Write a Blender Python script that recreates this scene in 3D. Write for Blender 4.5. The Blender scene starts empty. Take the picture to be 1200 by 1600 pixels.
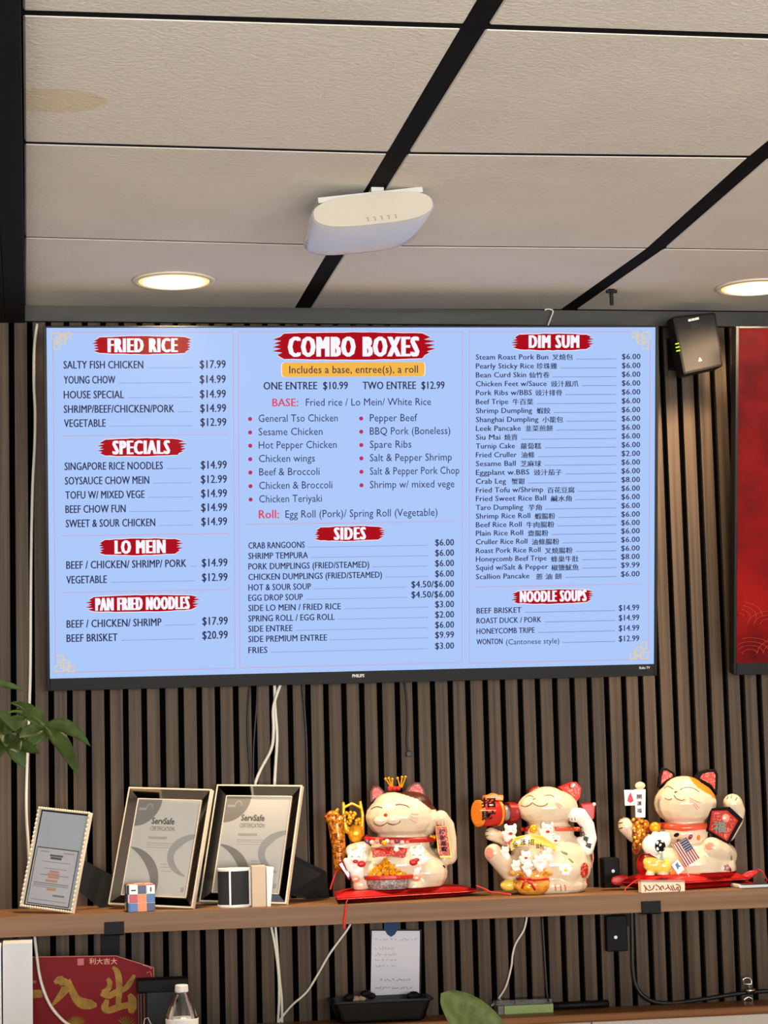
import bpy, math, random
from mathutils import Vector, Matrix
from mathutils.bvhtree import BVHTree
random.seed(7)
SC = bpy.context.scene
COL = SC.collection
V = Vector

# ------------------------------------------------------------------ camera
FPX = 3312.645                       # focal length in pixels of the 1200x1600 frame
RM = Matrix(((0.98626996, -0.16320604, -0.02520622),
             (-0.00686437, 0.11198696, -0.99368597),
             (0.16499832, 0.98021564, 0.10932907)))   # rows: image right, image down, forward
CAMZ = 1.5
CAM = V((0, 0, CAMZ))
cd = bpy.data.cameras.new('camera'); cam = bpy.data.objects.new('camera', cd); COL.objects.link(cam)
cd.sensor_fit = 'HORIZONTAL'; cd.sensor_width = 36.0; cd.lens = FPX / 1200 * 36.0
cd.clip_start = 0.05; cd.clip_end = 100
r0, r1, r2 = RM[0], RM[1], RM[2]
cam.matrix_world = Matrix(((r0[0], -r1[0], -r2[0], 0), (r0[1], -r1[1], -r2[1], 0), (r0[2], -r1[2], -r2[2], CAMZ), (0, 0, 0, 1)))
SC.camera = cam

# ------------------------------------------------------------------ light and exposure
SC.view_settings.view_transform = 'Standard'; SC.view_settings.look = 'None'
SC.view_settings.exposure = 0.0; SC.view_settings.gamma = 1.0; SC.view_settings.use_curve_mapping = False
wd = bpy.data.worlds.new('daylight'); SC.world = wd; wd.use_nodes = True
bg = wd.node_tree.nodes['Background']; bg.inputs[0].default_value = (0.86, 0.93, 1.0, 1); bg.inputs[1].default_value = 2.0
SC.cycles.max_bounces = 8; SC.cycles.diffuse_bounces = 4; SC.cycles.glossy_bounces = 4; SC.cycles.transmission_bounces = 6
SC.cycles.transparent_max_bounces = 8; SC.cycles.sample_clamp_indirect = 4.0; SC.cycles.caustics_reflective = False; SC.cycles.caustics_refractive = False
SC.cycles.use_denoising = True

def area(name, loc, target, sx, sy, watts, col):
    l = bpy.data.lights.new(name, 'AREA'); l.shape = 'RECTANGLE'; l.size = sx; l.size_y = sy; l.energy = watts; l.color = col
    o = bpy.data.objects.new(name, l); COL.objects.link(o); o.location = loc
    o.rotation_euler = (V(target) - V(loc)).to_track_quat('-Z', 'Y').to_euler(); return o
# daylight entering by the two shop windows in the front wall
area('window_daylight', (-0.2, -3.38, 1.35), (-0.1, 1.2, 0.7), 1.9, 1.7, 235, (0.97, 0.975, 0.96))
area('window_daylight', (2.4, -3.38, 1.35), (2.2, 1.2, 0.7), 1.9, 1.7, 235, (0.97, 0.975, 0.96))

# ------------------------------------------------------------------ helpers
def at(x, y, Y=None, Z=None):
    """point of the room seen at pixel x, y on the upright plane at depth Y or on the level at height Z"""
    a, b = (x - 600) / FPX, (y - 800) / FPX
    d = r0 * a + r1 * b + r2
    return CAM + d * ((Y / d.y) if Y is not None else ((Z - CAMZ) / d.z))
def ray(x, y):
    d = r0 * ((x - 600) / FPX) + r1 * ((y - 800) / FPX) + r2
    return d.normalized()
def on_plane(x, y, P, n):
    d = ray(x, y); return CAM + d * ((P - CAM).dot(n) / d.dot(n))
def pix(p):
    q = V(p) - CAM; c = (r0.dot(q), r1.dot(q), r2.dot(q)); return 600 + FPX * c[0] / c[2], 800 + FPX * c[1] / c[2]
def mpp(p):
    return r2.dot(V(p) - CAM) / FPX       # metres per pixel at p

def lin(c):
    c = c / 255.0
    return c / 12.92 if c <= 0.04045 else ((c + 0.055) / 1.055) ** 2.4
def rgb(t): return (lin(t[0]), lin(t[1]), lin(t[2]), 1)

MATS = {}
def mat(name, col, rough=0.6, metal=0.0, coat=0.0, trans=0.0, noise=None, bump=None, spec=None, emis=None, estr=0.0, sss=0.0):
    if name in MATS: return MATS[name]
    m = bpy.data.materials.new(name); m.use_nodes = True; nt = m.node_tree; N = nt.nodes; L = nt.links
    b = N['Principled BSDF']; b.inputs['Base Color'].default_value = rgb(col); b.inputs['Roughness'].default_value = rough
    b.inputs['Metallic'].default_value = metal; b.inputs['Coat Weight'].default_value = coat; b.inputs['Coat Roughness'].default_value = 0.06
    b.inputs['Transmission Weight'].default_value = trans
    if sss: b.inputs['Subsurface Weight'].default_value = sss; b.inputs['Subsurface Radius'].default_value = (.01, .006, .004)
    if spec is not None: b.inputs['Specular IOR Level'].default_value = spec
    if emis: b.inputs['Emission Color'].default_value = rgb(emis); b.inputs['Emission Strength'].default_value = estr
    tc = N.new('ShaderNodeTexCoord')
    if noise:       # (scale xyz, second colour, detail, lo, hi)
        mp = N.new('ShaderNodeMapping'); mp.inputs['Scale'].default_value = noise[0]; L.new(tc.outputs['Object'], mp.inputs[0])
        oi = N.new('ShaderNodeObjectInfo'); mu = N.new('ShaderNodeMath'); mu.operation = 'MULTIPLY'; mu.inputs[1].default_value = 37.0
        cb = N.new('ShaderNodeCombineXYZ'); L.new(oi.outputs['Random'], mu.inputs[0]); L.new(mu.outputs[0], cb.inputs[0]); L.new(mu.outputs[0], cb.inputs[2])
        L.new(cb.outputs[0], mp.inputs['Location'])
        nz = N.new('ShaderNodeTexNoise'); nz.inputs['Scale'].default_value = 1.0; nz.inputs['Detail'].default_value = noise[2]; L.new(mp.outputs[0], nz.inputs['Vector'])
        rp = N.new('ShaderNodeValToRGB'); rp.color_ramp.elements[0].position = noise[3]; rp.color_ramp.elements[1].position = noise[4]
        rp.color_ramp.elements[0].color = rgb(noise[1]); rp.color_ramp.elements[1].color = rgb(col)
        L.new(nz.outputs['Fac'], rp.inputs[0]); L.new(rp.outputs[0], b.inputs['Base Color'])
    if bump:        # (scale xyz, strength, distance)
        mp = N.new('ShaderNodeMapping'); mp.inputs['Scale'].default_value = bump[0]; L.new(tc.outputs['Object'], mp.inputs[0])
        nz = N.new('ShaderNodeTexNoise'); nz.inputs['Scale'].default_value = 1.0; nz.inputs['Detail'].default_value = 3.0; L.new(mp.outputs[0], nz.inputs['Vector'])
        bp = N.new('ShaderNodeBump'); bp.inputs['Strength'].default_value = bump[1]; bp.inputs['Distance'].default_value = bump[2]
        L.new(nz.outputs['Fac'], bp.inputs['Height']); L.new(bp.outputs[0], b.inputs['Normal'])
    MATS[name] = m; return m
def emit(name, col, strength=1.0):
    if name in MATS: return MATS[name]
    m = bpy.data.materials.new(name); m.use_nodes = True; b = m.node_tree.nodes['Principled BSDF']
    b.inputs['Base Color'].default_value = (0.002, 0.002, 0.002, 1); b.inputs['Roughness'].default_value = 0.5; b.inputs['Specular IOR Level'].default_value = 0.0
    b.inputs['Emission Color'].default_value = rgb(col); b.inputs['Emission Strength'].default_value = strength
    MATS[name] = m; return m
def clear_mat(name, tint=(1, 1, 1), gloss=0.12):
    if name in MATS: return MATS[name]
    m = bpy.data.materials.new(name); m.use_nodes = True; nt = m.node_tree; N = nt.nodes; L = nt.links; N.remove(N['Principled BSDF'])
    t = N.new('ShaderNodeBsdfTransparent'); t.inputs[0].default_value = (*tint, 1); g = N.new('ShaderNodeBsdfGlossy'); g.inputs['Roughness'].default_value = 0.03
    fr = N.new('ShaderNodeLayerWeight'); fr.inputs[0].default_value = gloss; mx = N.new('ShaderNodeMixShader')
    L.new(fr.outputs['Fresnel'], mx.inputs[0]); L.new(t.outputs[0], mx.inputs[1]); L.new(g.outputs[0], mx.inputs[2]); L.new(mx.outputs[0], N['Material Output'].inputs[0])
    MATS[name] = m; return m

ORG = {}
def basis(d):
    d = V(d).normalized(); a = V((0, 0, 1)) if abs(d.z) < 0.9 else V((1, 0, 0)); u = d.cross(a).normalized(); return u, u.cross(d).normalized(), d

class MB:
    def __init__(s): s.v = []; s.f = []; s.m = []; s.cur = 0
    def _add(s, vs, fs):
        n = len(s.v); s.v += [V(p) for p in vs]; s.f += [tuple(i + n for i in f) for f in fs]; s.m += [s.cur] * len(fs); return s
    def obox(s, c, a, b, d):
        c, a, b, d = V(c), V(a), V(b), V(d)
        vs = [c + a * i + b * j + d * k for k in (-1, 1) for j in (-1, 1) for i in (-1, 1)]
        if a.cross(b).dot(d) < 0: fl = lambda f: f[::-1]
        else: fl = lambda f: f
        return s._add(vs, [fl(f) for f in ((0, 2, 3, 1), (4, 5, 7, 6), (0, 1, 5, 4), (2, 6, 7, 3), (0, 4, 6, 2), (1, 3, 7, 5))])
    def box(s, x0, x1, y0, y1, z0, z1):
        return s.obox(((x0 + x1) / 2, (y0 + y1) / 2, (z0 + z1) / 2), ((x1 - x0) / 2, 0, 0), (0, (y1 - y0) / 2, 0), (0, 0, (z1 - z0) / 2))
    def tube(s, pts, r, n=8):
        pts = [V(p) for p in pts]; rs = r if isinstance(r, (list, tuple)) else [r] * len(pts); vs = []; u = None
        for i, p in enumerate(pts):
            d = (pts[min(i + 1, len(pts) - 1)] - pts[max(i - 1, 0)]).normalized()
            if u is None: u = basis(d)[0]
            u = (u - d * u.dot(d)).normalized(); w = d.cross(u)
            vs += [p + (u * math.cos(2 * math.pi * k / n) + w * math.sin(2 * math.pi * k / n)) * rs[i] for k in range(n)]
        fs = [(i * n + k, i * n + (k + 1) % n, (i + 1) * n + (k + 1) % n, (i + 1) * n + k) for i in range(len(pts) - 1) for k in range(n)]
        return s._add(vs, fs + [tuple(range(n))[::-1], tuple((len(pts) - 1) * n + k for k in range(n))])
    def ell(s, c, rx, ry=None, rz=None, M=None, nu=16, nv=10):
        ry = rx if ry is None else ry; rz = rx if rz is None else rz; c = V(c); vs = [V((0, 0, rz))]
        for j in range(1, nv):
            t = math.pi * j / nv
            vs += [V((rx * math.sin(t) * math.cos(2 * math.pi * k / nu), ry * math.sin(t) * math.sin(2 * math.pi * k / nu), rz * math.cos(t))) for k in range(nu)]
        vs.append(V((0, 0, -rz)))
        if M is not None: vs = [M @ p for p in vs]
        fs = [(0, 1 + k, 1 + (k + 1) % nu) for k in range(nu)]
        for j in range(nv - 2):
            fs += [(1 + j * nu + k, 1 + (j + 1) * nu + k, 1 + (j + 1) * nu + (k + 1) % nu, 1 + j * nu + (k + 1) % nu) for k in range(nu)]
        b = 1 + (nv - 2) * nu; e = len(vs) - 1
        fs += [(b + k, e, b + (k + 1) % nu) for k in range(nu)]
        return s._add([c + p for p in vs], fs)
    def prism(s, poly, off):
        n = len(poly); poly = [V(p) for p in poly]; off = V(off)
        nrm = V((0, 0, 0))
        for i in range(n): nrm += poly[i].cross(poly[(i + 1) % n])
        vs = poly + [p + off for p in poly]
        fs = [tuple(range(n))[::-1], tuple(range(n, 2 * n))] + [(i, (i + 1) % n, n + (i + 1) % n, n + i) for i in range(n)]
        if nrm.dot(off) < 0: fs = [f[::-1] for f in fs]
        return s._add(vs, fs)
    def lathe(s, c, axis, prof, n=24, sx=1.0):
        u, w, d = basis(axis); c = V(c); vs = []
        for r, h in prof: vs += [c + d * h + (u * math.cos(2 * math.pi * k / n) * sx + w * math.sin(2 * math.pi * k / n)) * r for k in range(n)]
        fs = [(i * n + k, i * n + (k + 1) % n, (i + 1) * n + (k + 1) % n, (i + 1) * n + k) for i in range(len(prof) - 1) for k in range(n)]
        fs += [tuple(range(n))[::-1], tuple((len(prof) - 1) * n + k for k in range(n))]
        return s._add(vs, fs)
    def poly(s, pts):
        return s._add(pts, [tuple(range(len(pts)))])
    def build(s, name, m, parent=None, org=None, smooth=False, bevel=0.0):
        o0 = ORG.get(parent.name, V((0, 0, 0))) if parent is not None else V(org if org is not None else (0, 0, 0))
        me = bpy.data.meshes.new(name); me.from_pydata([tuple(p - o0) for p in s.v], [], s.f)
        for x in (m if isinstance(m, (list, tuple)) else [m]): me.materials.append(x)
        if isinstance(m, (list, tuple)): me.polygons.foreach_set('material_index', s.m)
        if smooth: me.polygons.foreach_set('use_smooth', [True] * len(me.polygons))
        me.update()
        ob = bpy.data.objects.new(name, me); COL.objects.link(ob)
        if parent is not None: ob.parent = parent
        else: ob.location = o0
        ORG[ob.name] = o0
        if bevel:
            bv = ob.modifiers.new('edge', 'BEVEL'); bv.width = bevel; bv.segments = 2; bv.limit_method = 'ANGLE'; bv.angle_limit = 0.6
        return ob

def thing(name, label, cat, org, group=None):
    o = bpy.data.objects.new(name, None); COL.objects.link(o); o.empty_display_size = 0.02
    o.location = org; ORG[o.name] = V(org); o['label'] = label; o['category'] = cat
    if group: o['group'] = group
    return o
def tag(o, label, cat, group=None):
    o['label'] = label; o['category'] = cat
    if group: o['group'] = group
    return o
def struct(o): o['kind'] = 'structure'; return o
def spline(pts, n=6):
    pts = [V(p) for p in pts]; out = []
    for i in range(len(pts) - 1):
        p0, p1, p2, p3 = pts[max(i - 1, 0)], pts[i], pts[i + 1], pts[min(i + 2, len(pts) - 1)]
        for k in range(n):
            t = k / n; out.append(0.5 * ((2 * p1) + (p2 - p0) * t + (2 * p0 - 5 * p1 + 4 * p2 - p3) * t * t + (3 * p1 - p0 - 3 * p2 + p3) * t ** 3))
    return out + [pts[-1]]

TXT = {}
def glyphs(body, bold=0.0, space=1.0):
    if (body, bold, space) not in TXT:
        c = bpy.data.curves.new('lettering', 'FONT'); c.body = body; c.resolution_u = 2; c.offset = bold; c.space_character = space
        o = bpy.data.objects.new('lettering', c); m = o.to_mesh()
        TXT[(body, bold, space)] = ([(v.co.x, v.co.y) for v in m.vertices], [tuple(p.vertices) for p in m.polygons])
        o.to_mesh_clear(); bpy.data.objects.remove(o); bpy.data.curves.remove(c)
    return TXT[(body, bold, space)]
def letters(mb, body, org, U, W, width, height, bold=0.0, cjk=False, space=1.0):
    """set a string from the baseline point org along the unit vector U (up W), exactly width wide with capitals height tall"""
    vs, fs = glyphs(body, bold, space)
    if not vs: return
    x0 = min(p[0] for p in vs); x1 = max(p[0] for p in vs); sx = width / max(x1 - x0, 1e-6)
    if cjk:
        y0 = min(p[1] for p in vs); y1 = max(p[1] for p in vs); sy = height / (y1 - y0)
    else: y0 = 0; sy = height / 0.682
    mb._add([org + U * ((x - x0) * sx) + W * ((y - y0) * sy) for x, y in vs], fs)

# ------------------------------------------------------------------ materials of the room
YW = 4.51029                     # front face of the slats
HC = 2.45085                     # underside of the ceiling tiles
slat_m = mat('slat_walnut', (92, 75, 58), 0.6, spec=.25, noise=((90, 90, 1.6), (56, 44, 33), 6, 0.32, 0.72), bump=((260, 260, 5), 0.15, 0.001))
felt_m = mat('black_felt', (4, 4, 5), 1.0, spec=0)
shelf_m = mat('shelf_wood', (134, 98, 66), 0.5, spec=.3, noise=((1.5, 30, 70), (104, 72, 45), 6, 0.3, 0.75))
ledge_m = mat('ledge_wood', (158, 104, 60), 0.4, spec=.3, noise=((1.5, 40, 60), (120, 76, 42), 6, 0.3, 0.75))
tile_m = mat('ceiling_board', (219, 212, 202), 0.9, noise=((5, 5, 5), (211, 204, 194), 4, 0.3, 0.7), bump=((150, 150, 150), 0.5, 0.003))
bar_m = mat('black_grid_metal', (14, 13, 14), 0.85, spec=.1)
black_m = mat('black_plastic', (13, 13, 14), 0.5, spec=.2)
dark_m = mat('dark_grey_plastic', (62, 60, 58), 0.5)
white_m = mat('white_plastic', (226, 224, 220), 0.35)
cable_w = mat('white_cable_sheath', (222, 214, 200), 0.45)
cable_k = mat('black_cable_sheath', (18, 18, 19), 0.5)

# ------------------------------------------------------------------ room shell
XL, XR, YF = -1.5, 3.6, -3.5
struct(MB().box(XL - .1, XR + .1, YF - .1, YW + .15, -0.06, 0).build('floor', mat('floor_tile', (214, 212, 208), 0.45, noise=((2, 2, 2), (203, 201, 197), 4, .3, .7))))
wall_paint = mat('wall_paint', (196, 190, 180), 0.8, noise=((1, 1, 1), (190, 184, 174), 3, .3, .7))
struct(MB().box(XL - .1, XL, YF, YW + .1, 0, 2.6).build('wall_left', wall_paint))
struct(MB().box(XR, XR + .1, YF, YW + .1, 0, 2.6).build('wall_right', wall_paint))
fw = MB(); wins = ((-1.2, 0.8), (1.4, 3.4)); z0, z1 = 0.45, 2.25
fw.box(XL, XR, YF - .1, YF, 0, z0); fw.box(XL, XR, YF - .1, YF, z1, 2.6)
for a, b in ((XL, wins[0][0]), (wins[0][1], wins[1][0]), (wins[1][1], XR)): fw.box(a, b, YF - .1, YF, z0, z1)
struct(fw.build('wall_front', wall_paint))
for i, (a, b) in enumerate(wins):
    w = MB()
    for q in ((a, a + .05, z0, z1), (b - .05, b, z0, z1), (a + .05, b - .05, z0, z0 + .05), (a + .05, b - .05, z1 - .05, z1)): w.box(q[0], q[1], YF - .08, YF - .02, q[2], q[3])
    wo = struct(w.build('window_%d' % (i + 1), black_m))
    MB().box(a + .05, b - .05, YF - .055, YF - .05, z0 + .05, z1 - .05).build('pane', clear_mat('window_glass'), wo)

wall = struct(MB().box(XL, XR, YW + .012, YW + .1, 0, 2.6).build('wall_back', felt_m))
PITCH = 0.03873; G0 = 0.0424
sl = MB().box(G0 + .0062, G0 + PITCH - .0062, YW, YW + .0125, .86, 2.449)
first = sl.build('slat', slat_m, wall)
for k in range(-38, 90):
    if k == 0: continue
    c = first.copy(); COL.objects.link(c); c.location = (k * PITCH, 0, 0)

# ceiling: deck, black grid and lay-in boards
ceil = struct(MB().box(XL, XR, YF, YW + .1, HC + .045, HC + .15).build('ceiling', bar_m))
T = 0.6096; X0 = -0.0071
NODE = {}
for j in range(0, 14):
    for i in range(0, 7): NODE[(i, j)] = V((X0 + .0 + i * T - (.0 if i else 0), YW - j * T, HC))
for (i, j), (px, py) in {(0, 0): (37, 478), (1, 0): (473, 482.5), (2, 0): (889, 484), (0, 1): (37, 371), (1, 1): (533, 384), (2, 1): (1025, 388.5),
                         (0, 2): (36, 223.5), (1, 2): (622, 239.5), (2, 2): (1186, 246), (0, 3): (33.5, 20.5), (1, 3): (742, 42)}.items():
    NODE[(i, j)] = at(px, py, Z=HC)
for i in range(7):
    if i > 2:
        for j in range(0, 4): NODE[(i, j)] = NODE[(2, j)] + V(((i - 2) * T, 0, 0)) if (2, j) != (2, 3) else V((NODE[(2, 2)].x + (i - 2) * T, NODE[(1, 3)].y - .0, HC))
NODE[(2, 3)] = V((NODE[(2, 2)].x + .002, NODE[(1, 3)].y + .004, HC))
for j in range(4, 14):
    for i in range(7): NODE[(i, j)] = V((NODE[(i, 3)].x, NODE[(i, 3)].y - (j - 3) * T, HC))
stain = mat('ceiling_board_stained', (219, 212, 202), 0.9, bump=((150, 150, 150), 0.5, 0.003))
def stain_nodes(m, cx, cy, rx, ry):
    N = m.node_tree.nodes; L = m.node_tree.links; b = N['Principled BSDF']; tc = [n for n in N if n.type == 'TEX_COORD'][0]
    mp = N.new('ShaderNodeMapping'); mp.vector_type = 'POINT'; mp.inputs['Location'].default_value = (-cx / rx, -cy / ry, 0); mp.inputs['Scale'].default_value = (1 / rx, 1 / ry, 0)
    L.new(tc.outputs['Object'], mp.inputs[0]); ln = N.new('ShaderNodeVectorMath'); ln.operation = 'LENGTH'; L.new(mp.outputs[0], ln.inputs[0])
    nz = N.new('ShaderNodeTexNoise'); nz.inputs['Scale'].default_value = 14; L.new(tc.outputs['Object'], nz.inputs['Vector'])
    ad = N.new('ShaderNodeMath'); ad.operation = 'MULTIPLY_ADD'; ad.inputs[1].default_value = 0.5; L.new(nz.outputs['Fac'], ad.inputs[0]); L.new(ln.outputs['Value'], ad.inputs[2])
    rp = N.new('ShaderNodeValToRGB'); e = rp.color_ramp.elements
    e[0].position = 0.0; e[0].color = rgb((217, 202, 176)); e[1].position = 1.32; e[1].color = rgb((219, 212, 202))
    k = e.new(1.0); k.color = rgb((210, 195, 168)); e[-1].position = 1.0
    q = e.new(0.93); q.color = rgb((214, 198, 172)); e[-1].color = rgb((219, 212, 202))
    dv = N.new('ShaderNodeMath'); dv.operation = 'MULTIPLY'; dv.inputs[1].default_value = 0.75; L.new(ad.outputs[0], dv.inputs[0])
    L.new(dv.outputs[0], rp.inputs[0]); L.new(rp.outputs[0], b.inputs['Base Color'])
sp = at(82, 157, Z=HC); stain_nodes(stain, sp.x, sp.y, 0.075, 0.055)
for j in range(13):
    for i in range(6):
        a, b, c, d = NODE[(i, j)], NODE[(i + 1, j)], NODE[(i + 1, j + 1)], NODE[(i, j + 1)]
        gx0 = .0165 if i else .002; gx1 = .0165
        gb = (.0075, .0035, .006, .009)[min(j, 3)] if j else .002; gf = (.0035, .006, .009, .009)[min(j, 3)]
        P = [a + V((gx0, -gb, 0)), b + V((-gx1, -gb, 0)), c + V((-gx1, gf, 0)), d + V((gx0, gf, 0))]
        t = MB().prism(P, (0, 0, .016)).build('ceiling_tile', stain if (i, j) == (0, 2) else tile_m, ceil)
        t.modifiers.new('edge', 'BEVEL').width = .003
for i in range(1, 7):
    b_ = MB()
    for j in range(13):
        p, q = NODE[(i, j)], NODE[(i, j + 1)]
        w = V((.0165, 0, 0)); b_.prism([p - w, p + w, q + w, q - w], (0, 0, .03))
    o = b_.build('main_grid_bar', bar_m, ceil); o.location = (0, 0, .0009)
for j in range(1, 13):
    b_ = MB()
    for i in range(6):
        p, q = NODE[(i, j)] + V((0, 0, .0012)), NODE[(i + 1, j)] + V((0, 0, .0012)); w = V((0, .012, 0))
        b_.prism([p - w, q - w, q + w, p + w], (0, 0, .02))
    b_.build('cross_grid_bar', bar_m, ceil)
# black beam on the left and the angle against the wall
zb = at(25, 505, Y=YW).z
struct(MB().box(XL, -.048, YF, YW - .001, zb, HC + .04).box(-.0475, X0 + .001, YF, YW - .001, zb, HC + .04).build('trim_1', mat('black_beam_paint', (14, 14, 16), 0.75, spec=.15, bump=((6, 2, 6), .3, .004)), bevel=.0015))
zh = at(600, 508, Y=YW).z
struct(MB().box(X0 + .001, XR, YW - .008, YW - .0005, zh, HC - .0005).box(X0 + .001, XR, YW - .016, YW - .008, zh, zh + .003).build('trim_2', mat('grey_angle_metal', (72, 70, 65), 0.55, metal=0.3, noise=((3, 3, 30), (48, 46, 43), 4, .3, .7))))

# ------------------------------------------------------------------ shelf, ledge, counter
ZS = CAMZ - .3165                 # shelf top
YS = 4.285                        # its front edge
shelf = thing('long_wall_shelf', 'long brown wooden wall shelf carrying the cat figurines and certificate frames', 'shelf', (0.8, YW, ZS))
MB().box(-.42, 2.0, YS, YW - .0005, ZS - .0395, ZS).build('shelf_board', shelf_m, shelf, bevel=.0012)
for (xa, xb, ya, yb), (xc, xd, yc, yd) in (((163, 194, 1441, 1457), (154, 187, 1460, 1492)), ((1002, 1033, 1408.5, 1427), (1003, 1030, 1427, 1445))):
    pa, pb = at(xa, ya, Y=YS - .003), at(xb, yb, Y=YS - .003)
    m = MB().box(pa.x, pb.x, YS - .004, YS, ZS - .043, pa.z).box(pa.x, pb.x, YS - .004, YW - .001, ZS - .043, ZS - .040)
    pc, pd = at(xc, yc, Y=YW - .004), at(xd, yd, Y=YW - .004)
    m.box(pa.x, pb.x, YW - .006, YW - .001, pd.z, ZS - .043)
    m.build('bracket', mat('bracket_steel', (20, 20, 22), .6, spec=.15), shelf, bevel=.0008)
ZL = at(966, 1572, Y=YW).z        # ledge top
ZC = 0.855                        # counter top
led = MB().box(-.42, 2.0, YW - .105, YW - .0005, ZL - .018, ZL)
tag(led.build('wooden_ledge', ledge_m, org=(.8, YW, ZL - .018), bevel=.005), 'narrow warm brown wooden ledge along the slat wall below the shelf', 'ledge')
sb = thing('backsplash', 'off-white panels under the narrow wooden ledge', 'backsplash', (.8, YW - .03, ZC))
seam = at(924, 1597, Y=YW - .09).x
pm = mat('offwhite_laminate', (214, 206, 196), .4)
for a, b in ((-.42, seam - .0015), (seam + .0015, 2.0)): MB().box(a, b, YW - .092, YW - .0005, ZC + .0005, ZL - .0185).build('panel', pm, sb)
cn = thing('back_counter', 'white back counter below the slat wall, mostly out of frame', 'counter', (.8, 4.2, 0))
MB().box(-.5, 2.05, 3.93, YW - .0005, ZC - .03, ZC).build('counter_top', mat('counter_top', (190, 186, 180), .35), cn, bevel=.002)
MB().box(-.5, 2.05, 3.97, YW - .0005, .08, ZC - .03).box(-.45, 2.0, 4.02, YW - .0005, 0, .08).build('cabinet_body', pm, cn)
for k in range(4):
    xa = -.495 + k * .6375
    d = MB().box(xa, xa + .63, 3.952, 3.9695, .1, ZC - .04).build('cabinet_door', pm, cn, bevel=.002)
    MB().box(xa + .27, xa + .37, 3.93, 3.952, ZC - .08, ZC - .07).build('handle', black_m, d)
fc = thing('front_counter', 'wooden front counter below the picture, under the broad-leaved plant', 'counter', (.8, 2.65, 0))
MB().box(-.4, 1.9, 2.3, 3.0, 1.0, 1.04).build('counter_top', shelf_m, fc, bevel=.003)
MB().box(-.35, 1.85, 2.36, 2.94, 0, 1.0).build('cabinet_body', dark_m, fc)

# ------------------------------------------------------------------ the menu display
UX = V((0.9997517, -0.02190638, 0.00408082)).normalized(); UP = V((-0.00355231, -0.16215742, 0.9867649)).normalized(); TN = UX.cross(UP).normalized()
O1 = V((0.03989445, 4.45409997, 0.15452335 + CAMZ)); TW, TH = 1.28729, 0.7241
def make_display(name, label, O, screen_m, mark):
    def L(u, v, w=0): return O + UX * u + UP * v + TN * w
    t = thing(name, label, 'display', L(TW / 2, 0, -.03))
    def lb(m, u0, u1, v0, v1, w0, w1): m.obox(L((u0 + u1) / 2, (v0 + v1) / 2, (w0 + w1) / 2), UX * ((u1 - u0) / 2), UP * ((v1 - v0) / 2), TN * ((w1 - w0) / 2)); return m
    bz = MB(); lb(bz, -.0065, 0, -.0255, TH + .004, -.012, .0025); lb(bz, TW, TW + .0065, -.0255, TH + .004, -.012, .0025)
    lb(bz, 0, TW, TH, TH + .004, -.012, .0025); lb(bz, 0, TW, -.0255, 0, -.012, .0035)
    bz.build('bezel', mat('display_bezel', (15, 14, 14), .45, spec=.15), t, bevel=.0008)
    lb(MB(), -.005, TW + .005, -.024, TH + .003, -.034, -.0125).build('back_case', black_m, t)
    lb(MB(), 0, TW, 0, TH, -.012, 0).build('screen', screen_m, t)
    a = L(TW / 2, TH * .5, -.034)
    MB().box(a.x - .2, a.x + .2, a.y - .001, YW - .0002, a.z - .14, a.z + .0).build('wall_mount', black_m, t)
    return t, L
disp, LT = make_display('menu_display', 'large wall display showing the pale blue restaurant menu in three columns', O1, emit('screen_pale_blue', (172, 201, 250), 1.0), True)
def sp_(x, y, w): return on_plane(x, y, O1 + TN * w, TN)
ink = emit('menu_ink', (44, 42, 78), 1.0); red_e = emit('menu_red', (172, 8, 26), 1.0); redt = emit('menu_red_lettering', (226, 60, 92), 1.0)
whi_e = emit('menu_white', (250, 246, 255), 1.0); yel_e = emit('menu_yellow', (246, 184, 74), 1.0); line_e = emit('menu_thin_lines', (206, 168, 206), 1.0)
dot_e = emit('menu_leader_lines', (120, 138, 190), 1.0); gold_e = emit('menu_gold', (226, 205, 170), 1.0); bul_e = emit('menu_bullet', (190, 44, 96), 1.0)
W1, W2, W3 = .0006, .0012, .0018
TX = MB(); LD = MB(); DV = MB(); RT = MB()
def mtext(mb, s, x0, yb, x1, cap, w=W2, bold=0.0, cjk=False):
    p = sp_(x0, yb, w); k = mpp(p); q = sp_(x1, yb, w); wd_ = (q - p).dot(UX)
    c2 = cap * k * 1.01
    if bold <= 0: letters(mb, s, p, UX, UP, wd_, c2, 0, cjk); return
    d = bold * c2 / .7; W0 = wd_ - 2 * d        # heavier letters: the same string struck several times within its stroke
    for dx, dy in ((0, 0), (.66, 0), (1.33, 0), (2, 0)) if bold > .02 else ((0, 0), (2, 0)): letters(mb, s, p + UX * (dx * d) + UP * (dy * d) + TN * (.00002 * dx), UX, UP, W0, c2, 0, cjk, 1.22 if bold > .02 else 1.03)
def mline(mb, x0, y0, x1, px=1.0, w=W1):
    p = sp_(x0, y0, w); q = sp_(x1, y0, w); k = mpp(p) * px / 2; d = UX * (q - p).dot(UX)
    mb.poly([p - UP * k, p + d - UP * k, p + d + UP * k, p + UP * k])
def mleader(x0, yb, x1, dotted=True):
    p = sp_(x0, yb, W1); q = sp_(x1, yb, W1); L_ = (q - p).dot(UX); k = mpp(p)
    if not dotted: mline(LD, x0, yb, x1, .9); return
    n = int(L_ / (k * 1.9))
    for i in range(n):
        a = p + UX * (i * k * 1.9); LD.poly([a, a + UX * k * 1.15, a + UX * k * 1.15 + UP * k * 1.0, a + UP * k * 1.0])
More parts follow.
